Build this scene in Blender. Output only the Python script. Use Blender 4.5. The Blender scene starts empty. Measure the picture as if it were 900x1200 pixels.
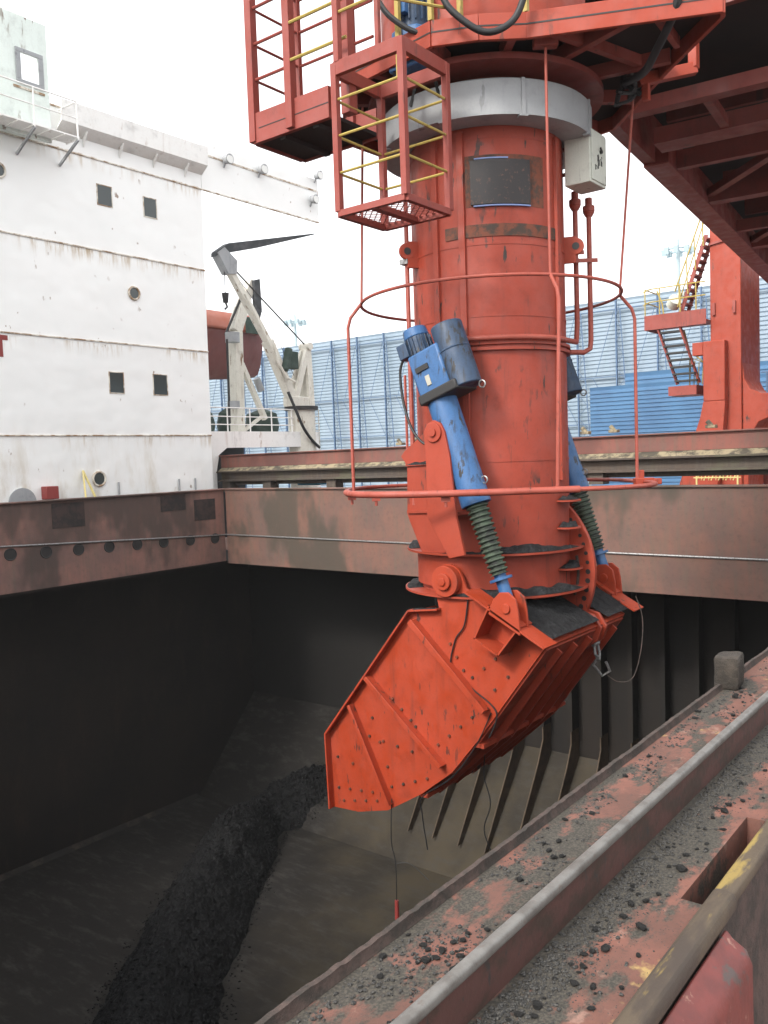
import bpy, bmesh, math, random
from mathutils import Vector, Matrix, noise
random.seed(7)
S = bpy.context.scene
COL = S.collection
PI = math.pi
V = Vector

# ------------------------------------------------------------------ mesh builder
class MB:
    def __init__(self, o=(0, 0, 0)):
        self.o = V(o); self.v = []; self.f = []
    def add(self, vs, fs):
        n = len(self.v)
        self.v += [V(p) + self.o for p in vs]
        self.f += [tuple(i + n for i in f) for f in fs]
        return self
    def obox(self, c, ax, ay, az):
        c = V(c); ax = V(ax); ay = V(ay); az = V(az)
        vs = [c + ax*i + ay*j + az*k for i in (-1, 1) for j in (-1, 1) for k in (-1, 1)]
        return self.add(vs, [(0,1,3,2), (4,6,7,5), (0,4,5,1), (2,3,7,6), (0,2,6,4), (1,5,7,3)])
    def box(self, x0, x1, y0, y1, z0, z1):
        return self.obox(((x0+x1)/2, (y0+y1)/2, (z0+z1)/2), ((x1-x0)/2, 0, 0), (0, (y1-y0)/2, 0), (0, 0, (z1-z0)/2))
    def beam(self, p, q, w, h, up=(0, 0, 1)):
        p = V(p); q = V(q); d = (q-p); L = d.length; d.normalize()
        up = V(up)
        if abs(d.dot(up)) > .98: up = V((1, 0, 0))
        s = d.cross(up).normalized(); u = s.cross(d).normalized()
        return self.obox((p+q)/2, d*L/2, s*w/2, u*h/2)
    def channel(self, p, q, w, h, t, up=(0, 0, 1)):   # I section
        p = V(p); q = V(q); d = (q-p).normalized(); up = V(up)
        if abs(d.dot(up)) > .98: up = V((1, 0, 0))
        s = d.cross(up).normalized(); u = s.cross(d).normalized()
        self.beam(p + u*(h/2-t/2), q + u*(h/2-t/2), w, t, up)
        self.beam(p - u*(h/2-t/2), q - u*(h/2-t/2), w, t, up)
        return self.beam(p, q, t, h-2*t, up)
    def tube(self, path, r, n=10, closed=False, rs=None):
        P = [V(p) for p in path]; m = len(P); vs = []; fs = []
        T0 = None; s = None
        for i in range(m):
            a = P[i-1] if (i > 0 or closed) else P[i]
            b = P[(i+1) % m] if (i < m-1 or closed) else P[i]
            t = (b-a).normalized()
            if s is None:
                ref = V((0, 0, 1)) if abs(t.z) < .9 else V((1, 0, 0))
                s = t.cross(ref).normalized()
            else:
                s = (s - t*s.dot(t)).normalized()
            u = t.cross(s)
            rr = rs[i] if rs else r
            for k in range(n):
                a_ = 2*PI*k/n
                vs.append(P[i] + (s*math.cos(a_) + u*math.sin(a_))*rr)
        rng = m if closed else m-1
        for i in range(rng):
            j = (i+1) % m
            for k in range(n):
                l = (k+1) % n
                fs.append((i*n+k, j*n+k, j*n+l, i*n+l))
        if not closed:
            fs.append(tuple(range(n))); fs.append(tuple((m-1)*n + k for k in range(n-1, -1, -1)))
        return self.add(vs, fs)
    def cyl(self, p, q, r, r2=None, n=20):
        return self.tube([p, q], r, n, rs=[r, r if r2 is None else r2])
    def prism(self, poly, axis, a0, a1):
        # poly of 2-D points in the plane across axis: 'x' -> (y,z)  'y' -> (x,z)  'z' -> (x,y)
        def P(a, b, c): return {'x': (c, a, b), 'y': (a, c, b), 'z': (a, b, c)}[axis]
        n = len(poly)
        vs = [P(a, b, a0) for a, b in poly] + [P(a, b, a1) for a, b in poly]
        fs = [tuple(range(n)), tuple(range(2*n-1, n-1, -1))]
        for i in range(n):
            j = (i+1) % n; fs.append((i, i+n, j+n, j))
        return self.add(vs, fs)
    def lathe(self, prof, c=(0, 0, 0), n=72, a0=0, a1=2*PI, close=False):
        c = V(c); full = abs(a1-a0-2*PI) < 1e-6; m = n if full else n+1
        vs = []; fs = []; k = len(prof)
        for i in range(m):
            a = a0 + (a1-a0)*i/n
            for r, z in prof: vs.append(c + V((r*math.cos(a), r*math.sin(a), z)))
        for i in range(n):
            j = (i+1) % m
            for l in range(k if close else k-1):
                l2 = (l+1) % k
                fs.append((i*k+l, j*k+l, j*k+l2, i*k+l2))
        if close and not full:
            fs.append(tuple(range(k))); fs.append(tuple(n*k + l for l in range(k-1, -1, -1)))
        return self.add(vs, fs)
    def shear(self, y0, k):
        for p in self.v: p.z -= k*max(0, p.y-y0)
        return self
    def build(self, name, mat, parent=None, bevel=0, smooth=38, recalc=True, sharp=True):
        base = WORLD.get(parent.name, V()) if parent else V()
        me = bpy.data.meshes.new(name)
        me.from_pydata([p - base for p in self.v], [], self.f)
        if recalc:
            bm = bmesh.new(); bm.from_mesh(me)
            bmesh.ops.recalc_face_normals(bm, faces=bm.faces)
            bm.to_mesh(me); bm.free()
        me.materials.append(mat)
        if smooth:
            for p in me.polygons: p.use_smooth = True
            me.set_sharp_from_angle(angle=math.radians(smooth))
        o = bpy.data.objects.new(name, me); COL.objects.link(o)
        if parent: o.parent = parent
        WORLD[o.name] = base.copy()
        if bevel:
            b = o.modifiers.new('bevel', 'BEVEL'); b.width = bevel; b.segments = 2; b.limit_method = 'ANGLE'; b.angle_limit = math.radians(40)
        return o
WORLD = {}
def smooth_path(P, k=6, closed=False):
    P = [V(p) for p in P]; out = []; n = len(P)
    for i in range(n-1):
        p0 = P[max(0, i-1)]; p1 = P[i]; p2 = P[i+1]; p3 = P[min(n-1, i+2)]
        for j in range(k):
            t = j/k
            out.append(.5*((2*p1) + (-p0+p2)*t + (2*p0-5*p1+4*p2-p3)*t*t + (-p0+3*p1-3*p2+p3)*t**3))
    out.append(P[-1]); return out

def tag(o, label, cat, group=None, kind=None):
    if label: o['label'] = label
    if cat: o['category'] = cat
    if group: o['group'] = group
    if kind: o['kind'] = kind
    return o
def thing(name, loc, label, cat, group=None):
    e = bpy.data.objects.new(name, None); COL.objects.link(e); e.location = loc; e.empty_display_size = .2
    WORLD[e.name] = V(loc)
    return tag(e, label, cat, group)
def structure(o):
    o['kind'] = 'structure'; return o

# ------------------------------------------------------------------ materials
def lin(r, g, b):
    f = lambda c: ((c/255+.055)/1.055)**2.4 if c > 10 else c/255/12.92
    return (f(r), f(g), f(b), 1)
class NT:
    def __init__(s, name):
        s.m = bpy.data.materials.new(name); s.m.use_nodes = True
        s.t = s.m.node_tree; s.b = s.t.nodes['Principled BSDF']
        s.tc = s.t.nodes.new('ShaderNodeTexCoord'); s.co = s.tc.outputs['Object']
    def world(s):
        s.co = s.t.nodes.new('ShaderNodeNewGeometry').outputs['Position']; return s
    def n(s, t, **k):
        x = s.t.nodes.new(t)
        for a, b in k.items(): setattr(x, a, b)
        return x
    def l(s, a, b): s.t.links.new(a, b)
    def noise(s, scale, detail=6, rough=.6, stretch=None, off=(0, 0, 0)):
        x = s.n('ShaderNodeTexNoise'); x.inputs['Scale'].default_value = scale
        x.inputs['Detail'].default_value = detail; x.inputs['Roughness'].default_value = rough
        mp = s.n('ShaderNodeMapping'); mp.inputs['Scale'].default_value = stretch or (1, 1, 1); mp.inputs['Location'].default_value = off
        s.l(s.co, mp.inputs['Vector']); s.l(mp.outputs[0], x.inputs['Vector'])
        return x.outputs['Fac']
    def ramp(s, fac, a, b, va=0., vb=1.):
        x = s.n('ShaderNodeMapRange'); x.interpolation_type = 'SMOOTHSTEP'
        x.inputs['From Min'].default_value = a; x.inputs['From Max'].default_value = b
        x.inputs['To Min'].default_value = va; x.inputs['To Max'].default_value = vb
        s.l(fac, x.inputs['Value']); return x.outputs[0]
    def math(s, op, a, b=None):
        x = s.n('ShaderNodeMath', operation=op)
        for i, q in enumerate((a, b)):
            if q is None: continue
            if isinstance(q, (int, float)): x.inputs[i].default_value = q
            else: s.l(q, x.inputs[i])
        return x.outputs[0]
    def mix(s, fac, a, b, mode='MIX'):
        x = s.n('ShaderNodeMix', data_type='RGBA', blend_type=mode)
        for i, q in zip((0, 6, 7), (fac, a, b)):
            if isinstance(q, (int, float, tuple)): x.inputs[i].default_value = q
            else: s.l(q, x.inputs[i])
        return x.outputs[2]
    def xyz(s):
        x = s.n('ShaderNodeSeparateXYZ'); s.l(s.co, x.inputs[0]); return x.outputs
    def bump(s, h, strength=.3, dist=.02):
        x = s.n('ShaderNodeBump'); x.inputs['Strength'].default_value = strength; x.inputs['Distance'].default_value = dist
        s.l(h, x.inputs['Height']); s.l(x.outputs[0], s.b.inputs['Normal'])
    def done(s, colour, rough=.6, metal=0., spec=None):
        if isinstance(colour, tuple): s.b.inputs['Base Color'].default_value = colour
        else: s.l(colour, s.b.inputs['Base Color'])
        if isinstance(rough, (int, float)): s.b.inputs['Roughness'].default_value = rough
        else: s.l(rough, s.b.inputs['Roughness'])
        s.b.inputs['Metallic'].default_value = metal
        if spec is not None: s.b.inputs['Specular IOR Level'].default_value = spec
        return s.m

def paint(name, base, dirt=(.03, .022, .018, 1), dirty=.5, chips=.5, fade=.25, scale=1., rough=.55, streak=True, chip_scale=(7, 7, 1.7)):
    """weathered paint: faded patches, rain streaks, small dark scuffs"""
    t = NT(name)
    c2 = tuple(min(1, x*1.25+.025) for x in base[:3]) + (1,)
    c3 = tuple(x*.62 for x in base[:3]) + (1,)
    c = t.mix(t.ramp(t.noise(.9*scale, 5), .35, .72, 0, fade*1.6), base, c2)
    c = t.mix(t.ramp(t.noise(3.1*scale, 7, .65, off=(3, 1, 7)), .52, .78, 0, .7), c, c3)
    if streak:
        m = t.math('MULTIPLY', t.ramp(t.noise(3.*scale, 5, .65, (2.4, 2.4, .22)), .5, .8), t.ramp(t.noise(.7*scale, 3, off=(9, 2, 4)), .35, .65))
        c = t.mix(t.math('MULTIPLY', m, dirty), c, dirt)
    m2 = t.math('MULTIPLY', t.ramp(t.noise(scale, 4, .55, chip_scale, (5, 5, 5)), .655-.06*chips, .70-.06*chips), t.ramp(t.noise(1.3*scale, 4, .65, off=(1, 8, 2)), .43, .62))
    c = t.mix(t.math('MULTIPLY', m2, min(1, .35+chips)), c, dirt)
    sm = t.math('MULTIPLY', t.ramp(t.noise(1.1*scale, 7, .72, (1.3, 1.3, .45), (2, 7, 9)), .55, .72), t.ramp(t.noise(9*scale, 5, .7, (1, 1, .4)), .35, .62))
    c = t.mix(t.math('MULTIPLY', sm, .75*dirty), c, tuple(x*.25+.012 for x in base[:3]) + (1,))
    g = t.ramp(t.noise(26*scale, 4, .7), .45, .8, 0, .28*dirty)
    c = t.mix(g, c, dirt)
    h = t.math('ADD', t.noise(2.2*scale, 4), t.math('MULTIPLY', t.noise(40*scale, 3), .12))
    t.bump(h, .25, .02)
    r = t.ramp(t.noise(4*scale, 5), .3, .7, rough-.1, min(1, rough+.18))
    return t.done(c, r)

ORANGE = (.30, .037, .0135, 1)
M = {}
M['orange'] = paint('orange_paint', ORANGE, dirty=.45, chips=.55, fade=.2)
M['tube'] = paint('tube_orange_paint', (.285, .036, .0155, 1), dirty=.65, chips=1.0, fade=.3, chip_scale=(13, 13, 3.2))
M['foot'] = paint('foot_orange_paint', (.335, .037, .009, 1), dirty=.75, chips=.55, fade=.2, chip_scale=(12, 12, 4))
M['red'] = paint('dull_red_paint', (.235, .040, .027, 1), dirty=.5, chips=.3, fade=.3)
M['steelred'] = paint('old_red_steel', (.18, .028, .019, 1), dirty=.7, chips=.2, fade=.3, scale=.6)
M['pipe'] = paint('pipe_red_paint', (.31, .062, .040, 1), dirty=.4, chips=.5, fade=.3, scale=3)
M['blue'] = paint('blue_machine_paint', (.032, .108, .26, 1), dirt=(.018, .018, .02, 1), dirty=.9, chips=1.4, fade=.15, scale=2.2, rough=.42)
M['darkblue'] = paint('dusty_blue_paint', (.028, .055, .105, 1), dirt=(.02, .02, .022, 1), dirty=1.2, chips=1.6, fade=.1, scale=2.5, rough=.5)
M['yellow'] = paint('yellow_rail_paint', (.36, .27, .06, 1), dirt=(.12, .06, .03, 1), dirty=.7, chips=.5, scale=3)
M['yellow2'] = paint('pale_yellow_paint', (.60, .50, .20, 1), dirt=(.2, .12, .06, 1), dirty=.5, chips=.3, scale=2)
M['galv'] = paint('grey_sheet', (.30, .31, .32, 1), dirt=(.06, .06, .06, 1), dirty=.35, chips=.2, fade=.25, scale=1.3, rough=.5)
M['boxwhite'] = paint('box_cream_paint', (.60, .62, .55, 1), dirt=(.08, .07, .06, 1), dirty=.4, chips=.25, scale=2, rough=.45)
M['cream'] = paint('crane_cream_paint', (.66, .635, .56, 1), dirt=(.20, .11, .05, 1), dirty=.9, chips=.9, fade=.15, scale=.8)
M['white'] = paint('white_deck_paint', (.84, .83, .80, 1), dirt=(.30, .17, .09, 1), dirty=.5, chips=.3, fade=.1, scale=.7)
M['mint'] = paint('mint_paint', (.72, .79, .74, 1), dirt=(.18, .12, .08, 1), dirty=.4, chips=.6, fade=.2, scale=.6)
M['boatred'] = paint('boat_red', (.15, .045, .04, 1), dirty=.5, chips=.2, scale=.4)
M['boatorange'] = paint('boat_orange', (.30, .085, .05, 1), dirty=.5, chips=.2, scale=.4)
t = NT('soot_stain'); M['soot'] = t.done(t.mix(t.ramp(t.noise(2.5, 6, .7), .4, .62), (.016, .014, .013, 1), (.045, .026, .023, 1)), .8)
M['dark'] = NT('dark_metal').done((.018, .017, .017, 1), .6)
M['rubber'] = NT('black_rubber').done((.012, .012, .013, 1), .55)
t = NT('dark_glass'); M['glass'] = t.done((.05, .06, .06, 1), .12)
t = NT('wet_steel'); M['steel'] = t.done(t.mix(t.ramp(t.noise(30, 5), .4, .7), (.28, .28, .28, 1), (.12, .10, .09, 1)), .45, .6)

# coal
def coal_mat(name, scale, col=(.016, .016, .017, 1)):
    t = NT(name)
    v = t.n('ShaderNodeTexVoronoi'); v.inputs['Scale'].default_value = scale; t.l(t.co, v.inputs['Vector'])
    c = t.mix(t.ramp(t.noise(scale*.7, 6), .4, .75), col, tuple(x*2.2 for x in col[:3]) + (1,))
    c = t.mix(t.ramp(t.noise(scale*2.3, 2), .66, .74, 0, .6), c, (.09, .09, .092, 1))
    t.bump(t.math('ADD', v.outputs['Distance'], t.noise(scale*2, 5)), .9, .6/scale)
    return t.done(c, .78, spec=.25)
M['coal'] = coal_mat('coal', 14)
M['coalpile'] = coal_mat('coal_heap', 7, (.0055, .0055, .006, 1))
M['coallump'] = coal_mat('coal_lump', 60, (.034, .033, .032, 1))
t = NT('coal_grit')
M['grit'] = t.done(t.mix(t.ramp(t.noise(300, 2), .45, .65), (.024, .023, .022, 1), (.075, .07, .062, 1)), .75)

# white house: rust runs below the deck seams
t = NT('house_white_paint'); x = t.xyz()
fr = t.math('FRACT', t.math('DIVIDE', t.math('SUBTRACT', x[2], .98+3.4), 2.86))   # 0 just above a seam .. 1 just below the next
near = t.ramp(fr, .80, 1.0)
runs = t.math('MULTIPLY', t.ramp(t.noise(3.5, 6, .7, (1, 1, .12)), .46, .66), near)
runs = t.math('MULTIPLY', runs, t.ramp(t.noise(.35, 3, off=(2, 4, 1)), .36, .56))
c = t.mix(t.ramp(t.noise(.5, 5), .3, .75, 0, .6), (.88, .88, .86, 1), (.83, .84, .82, 1))
c = t.mix(t.math('MULTIPLY', runs, .9), c, (.40, .27, .12, 1))
spots = t.math('MULTIPLY', t.ramp(t.noise(4.5, 4, .5, (1, 1, .7)), .655, .70), t.ramp(t.noise(.5, 3, off=(6, 6, 1)), .5, .6))
c = t.mix(t.math('MULTIPLY', spots, .8), c, (.22, .12, .06, 1))
low = t.math('MULTIPLY', t.ramp(x[2], 5.2, 2.6), t.ramp(t.noise(1.2, 6, .65, (1, 1, .3), (7, 7, 7)),   .46, .70, 0, .6))
c = t.mix(low, c, (.45, .36, .22, 1))
t.bump(t.noise(.75, 2), .6, .12)
M['house'] = t.done(c, .5)
t = NT('rust_seam')
M['seam'] = t.done(t.mix(t.ramp(t.noise(2.4, 6, .7), .42, .6), (.70, .66, .58, 1), (.27, .16, .08, 1)), .8)
t = NT('red_lettering'); M['letter'] = t.done((.24, .035, .03, 1), .6)

# coaming steel: faded pink primer, grey scrapes, vertical weathering, coal stain near the bottom
def coaming(name, base, dark, amt, scale=1.):
    t = NT(name); x = t.xyz()
    c = t.mix(t.ramp(t.noise(.6*scale, 6, .65), .35, .65), base, tuple(v*.55+.03 for v in base[:3]) + (1,))
    st = t.ramp(t.noise(5*scale, 6, .7, (1.6, 1.6, .12)), .42, .75)
    c = t.mix(t.math('MULTIPLY', st, .65), c, (.12, .10, .075, 1))
    c = t.mix(t.math('MULTIPLY', t.ramp(t.noise(.42*scale, 4, .6, (1, 1, .6), (4, 9, 2)), .50, .62), amt), c, dark)
    c = t.mix(t.ramp(t.noise(9*scale, 6, .7), .5, .75, 0, .45), c, (.07, .055, .045, 1))
    t.bump(t.math('ADD', t.noise(1.1, 4), t.math('MULTIPLY', t.noise(30, 4), .15)), .35, .04)
    return t.done(c, .75)
M['coam_pink'] = coaming('coaming_pink', (.205, .098, .072, 1), (.062, .052, .039, 1), .85)
M['coam_dark'] = coaming('coaming_sooty', (.26, .125, .10, 1), (.045, .035, .030, 1), .75)
M['coverpink'] = coaming('hatch_cover_pink', (.235, .082, .062, 1), (.11, .040, .033, 1), .6)
M['coverdark'] = coaming('hatch_cover_mossy', (.085, .06, .045, 1), (.10, .095, .06, 1), .8, 1.5)
t = NT('dust_ledge'); M['dust'] = t.done(t.mix(t.ramp(t.noise(3, 6, .7), .4, .6), (.30, .25, .16, 1), (.07, .06, .045, 1)), .9)
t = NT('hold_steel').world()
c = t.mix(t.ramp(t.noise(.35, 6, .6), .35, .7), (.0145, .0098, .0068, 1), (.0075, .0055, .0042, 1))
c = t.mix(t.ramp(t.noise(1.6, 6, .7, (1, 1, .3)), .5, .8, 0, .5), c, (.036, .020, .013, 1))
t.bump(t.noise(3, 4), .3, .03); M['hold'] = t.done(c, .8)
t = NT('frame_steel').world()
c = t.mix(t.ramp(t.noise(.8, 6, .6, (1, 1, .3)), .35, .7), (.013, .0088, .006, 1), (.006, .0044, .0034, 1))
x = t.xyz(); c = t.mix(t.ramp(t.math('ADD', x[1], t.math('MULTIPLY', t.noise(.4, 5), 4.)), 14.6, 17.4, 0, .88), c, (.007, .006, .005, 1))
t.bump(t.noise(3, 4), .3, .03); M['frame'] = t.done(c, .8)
t = NT('ledge_steel').world(); M['ledge'] = t.done(t.mix(t.ramp(t.noise(.8, 6, .7), .45, .62), (.013, .011, .009, 1), (.045, .034, .026, 1)), .85)
t = NT('rib_bracket_lit_steel').world(); M['ribs'] = t.done(t.mix(t.ramp(t.noise(1.5, 6, .7), .4, .66), (.085, .058, .036, 1), (.045, .032, .021, 1)), .85)  # lower ribs lighter than the upper ones: dimness under the deck painted in
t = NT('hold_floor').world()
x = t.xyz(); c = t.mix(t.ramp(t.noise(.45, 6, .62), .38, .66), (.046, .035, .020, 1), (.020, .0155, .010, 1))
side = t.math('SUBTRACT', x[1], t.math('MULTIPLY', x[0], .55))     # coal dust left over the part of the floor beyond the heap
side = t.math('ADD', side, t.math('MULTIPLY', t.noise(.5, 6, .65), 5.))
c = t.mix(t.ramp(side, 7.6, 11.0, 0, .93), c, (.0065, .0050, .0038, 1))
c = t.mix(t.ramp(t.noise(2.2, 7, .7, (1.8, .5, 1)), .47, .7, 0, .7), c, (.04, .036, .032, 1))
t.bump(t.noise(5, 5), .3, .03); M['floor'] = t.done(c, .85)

# near deck: red primer under coal dust
def deck_mat(name, cover):
    t = NT(name); x = t.xyz()
    c = t.mix(t.ramp(t.noise(5, 6, .6), .35, .65), (.195, .080, .058, 1), (.12, .056, .042, 1))
    c = t.mix(t.ramp(t.noise(11, 7, .7, (1, 1, 1), (3, 3, 3)), .58, .68, 0, .8), c, (.27, .16, .125, 1))
    c = t.mix(t.ramp(t.noise(7, 5, .6, off=(8, 1, 1)), .64, .72, 0, .8), c, (.42, .30, .11, 1))
    d = t.math('ADD', t.noise(3.4, 8, .68, (1, 2.2, 1), (1, 6, 0)), t.math('MULTIPLY', t.noise(22, 5, .7), .22))
    d = t.math('ADD', d, t.ramp(x[1], .64, .82, 0, .17))
    c = t.mix(t.ramp(d, cover, cover+.09), c, t.mix(t.ramp(t.noise(160, 3), .4, .65), (.036, .032, .026, 1), (.078, .068, .053, 1)))
    c = t.mix(t.ramp(t.noise(55, 5, .7), .52, .7, 0, .45), c, (.05, .04, .035, 1))
    t.bump(t.math('ADD', t.noise(14, 6, .7), t.math('MULTIPLY', t.noise(150, 4, .7), .3)), .55, .006)
    return t.done(c, .82)
M['deck'] = deck_mat('deck_red_coal_dust', .60)
M['strip'] = deck_mat('deck_strip_red_coal_dust', .74)
t = NT('lip_steel'); c = t.mix(t.ramp(t.noise(12, 7, .7), .4, .62), (.036, .029, .024, 1), (.075, .050, .042, 1))
t.bump(t.noise(40, 6, .7), .8, .008); M['lip'] = t.done(c, .85)
t = NT('rail_red'); c = t.mix(t.ramp(t.noise(6, 6, .7, (1, 1, 2)), .42, .62), (.078, .032, .026, 1), (.042, .024, .017, 1))
c = t.mix(t.ramp(t.noise(30, 5, .6, (1, 1, .5)), .60, .66), c, (.03, .026, .024, 1))
t.bump(t.noise(40, 5), .4, .004); M['railweb'] = t.done(c, .7)
t = NT('rail_cap'); c = t.mix(t.ramp(t.noise(9, 6, .7), .4, .65), (.19, .182, .17, 1), (.12, .11, .10, 1))
c = t.mix(t.ramp(t.noise(60, 5, .7), .58, .7, 0, .6), c, (.13, .09, .07, 1)); t.bump(t.noise(70, 5, .7), .35, .003); M['railcap'] = t.done(c, .5, .25)
def bar_mat(name, yel):
    t = NT(name); c = t.mix(t.ramp(t.noise(8, 6, .65, (.5, 2, 1)), .40, .62), (.085, .062, .040, 1), (.05, .036, .027, 1))
    c = t.mix(t.ramp(t.noise(6, 5, .6, (.6, 3, 1), (4, 4, 4)), .57-yel, .66-yel), c, (.24, .17, .05, 1))
    c = t.mix(t.ramp(t.noise(50, 5, .7), .55, .72, 0, .6), c, (.06, .045, .035, 1))
    t.bump(t.noise(45, 6, .7), .5, .004); return t.done(c, .75)
M['bar'] = bar_mat('buffer_bar_brown', -.01); M['bar2'] = bar_mat('buffer_bar_yellow', .05)
t = NT('bracket_red'); c = t.mix(t.ramp(t.noise(14, 6, .6), .35, .65), (.16, .034, .028, 1), (.11, .026, .022, 1))
c = t.mix(t.ramp(t.noise(24, 7, .7), .60, .68), c, (.26, .13, .10, 1)); c = t.mix(t.ramp(t.noise(9, 6, .7, off=(3, 3, 3)), .58, .66), c, (.07, .05, .045, 1))
t.bump(t.noise(30, 5), .4, .005); M['bracket'] = t.done(c, .55)
t = NT('block_crust'); c = t.mix(t.ramp(t.noise(14, 7, .7), .38, .66), (.036, .030, .024, 1), (.075, .060, .047, 1)); t.bump(t.noise(24, 8, .75), .9, .03); M['block'] = t.done(c, .9)

# sheet cladding
t = NT('warehouse_sheet'); c = t.mix(t.ramp(t.noise(.12, 4), .35, .7), (.255, .32, .38, 1), (.21, .275, .335, 1)); c = t.mix(t.ramp(t.noise(.9, 5, .6, (1, .35, .1)), .5, .72, 0, .35), c, (.15, .195, .24, 1)); c = t.mix(t.ramp(t.noise(.33, 2, .5, (1, 1, .05), (3, 3, 3)), .56, .58, 0, .25), c, (.30, .385, .46, 1)); M['ware'] = t.done(c, .5)
t = NT('warehouse_post'); M['warepost'] = t.done((.075, .13, .22, 1), .6)
t = NT('shed_sheet'); c = t.mix(t.ramp(t.noise(.3, 4), .4, .7), (.060, .150, .275, 1), (.048, .118, .225, 1)); M['shed'] = t.done(c, .45)
t = NT('quay_concrete'); M['quay'] = t.done(t.mix(t.ramp(t.noise(.8, 6), .4, .7), (.26, .25, .23, 1), (.18, .17, .16, 1)), .85)
t = NT('harbour_water'); t.bump(t.noise(.8, 4), .3, .1); M['water'] = t.done((.02, .035, .035, 1), .08)
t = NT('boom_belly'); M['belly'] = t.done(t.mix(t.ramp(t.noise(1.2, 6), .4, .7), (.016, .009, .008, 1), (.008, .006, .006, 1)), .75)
t = NT('dark_canvas'); M['canvas'] = t.done(t.mix(t.ramp(t.noise(3, 5), .4, .7), (.045, .05, .055, 1), (.09, .09, .095, 1)), .9)
t = NT('green_canvas'); M['gcanvas'] = t.done(t.mix(t.ramp(t.noise(3, 5), .4, .7), (.03, .05, .04, 1), (.06, .085, .07, 1)), .9)
t = NT('cyan_tarp'); M['cyan'] = t.done((.06, .38, .62, 1), .6)
t = NT('bellows_rubber'); c = t.mix(t.ramp(t.noise(6, 6, .7), .42, .66), (.06, .085, .055, 1), (.022, .022, .02, 1)); M['bellows'] = t.done(c, .6)
t = NT('name_plate'); x = t.xyz()
c = t.mix(t.ramp(t.noise(18, 6, .7), .55, .68), (.014, .010, .010, 1), (.10, .045, .03, 1)); M['plate'] = t.done(c, .45)
t = NT('plate_trim'); M['trim'] = t.done((.16, .22, .42, 1), .5)
t = NT('lamp_glass'); M['lamp'] = t.done((.75, .75, .72, 1), .2)
t = NT('label_cream'); M['label'] = t.done((.38, .36, .30, 1), .5)
t = NT('worn_band'); c = t.mix(t.ramp(t.noise(6, 7, .7, (1, 1, 1)), .42, .60), (.16, .045, .022, 1), (.045, .030, .022, 1)); M['worn'] = t.done(c, .75)

# ------------------------------------------------------------------ ground, water, quay
structure(MB().add([(-900, -1500, -8), (-10.1, -1500, -8), (-10.1, 1500, -8), (-900, 1500, -8)], [(0,1,2,3)])
          .add([(27.1, -1500, -8), (29.5, -1500, -8), (29.5, 1500, -8), (27.1, 1500, -8)], [(0,1,2,3)]).build('water', M['water'], smooth=0))
structure(MB().add([(29.4, -1500, -3), (2500, -1500, -3), (2500, 1500, -3), (29.4, 1500, -3), (29.4, -1500, -12), (29.4, 1500, -12)], [(0,1,2,3), (0,3,5,4)]).build('ground', M['quay'], smooth=0))

# ------------------------------------------------------------------ cargo hold
hold = thing('cargo_hold', (12, 13, -12.5), 'dark open cargo hold of the ship, its ribbed steel side below the pink coaming', 'cargo hold')
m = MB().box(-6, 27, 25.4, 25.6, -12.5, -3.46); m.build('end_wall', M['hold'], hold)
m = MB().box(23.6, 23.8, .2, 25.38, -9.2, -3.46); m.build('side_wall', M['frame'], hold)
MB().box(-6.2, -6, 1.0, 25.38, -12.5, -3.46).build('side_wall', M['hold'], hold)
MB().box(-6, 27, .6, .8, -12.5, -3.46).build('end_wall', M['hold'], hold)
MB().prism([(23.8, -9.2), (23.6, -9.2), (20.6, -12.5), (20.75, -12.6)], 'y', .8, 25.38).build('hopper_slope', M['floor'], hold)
for i in range(16):
    y = 2.0 + i*.93
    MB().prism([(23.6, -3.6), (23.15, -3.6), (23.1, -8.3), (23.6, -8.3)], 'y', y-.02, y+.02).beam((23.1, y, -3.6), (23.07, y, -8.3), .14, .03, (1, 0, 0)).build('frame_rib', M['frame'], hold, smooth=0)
    MB().prism([(23.6, -8.31), (23.1, -8.31), (23.1, -8.7), (22.75, -9.35), (21.05, -11.72), (21.3, -11.72), (23.6, -9.2)], 'y', y-.02, y+.02).build('bracket_rib', M['ribs'], hold, smooth=0)
MB().prism([(25.38, -12.5), (25.39, -12.36), (25.25, -12.5)], 'x', -5.9, 20.5).build('foot_fillet', M['ledge'], hold)
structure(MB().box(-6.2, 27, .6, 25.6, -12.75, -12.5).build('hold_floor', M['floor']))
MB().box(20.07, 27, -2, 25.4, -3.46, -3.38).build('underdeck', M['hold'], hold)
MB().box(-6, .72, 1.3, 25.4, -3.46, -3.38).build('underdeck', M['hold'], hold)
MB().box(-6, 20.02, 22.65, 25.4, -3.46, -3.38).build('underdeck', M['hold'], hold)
MB().box(26.8, 27, -2, 40, -12, -3.47).build('hull_side', M['coam_dark'], hold)

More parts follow.
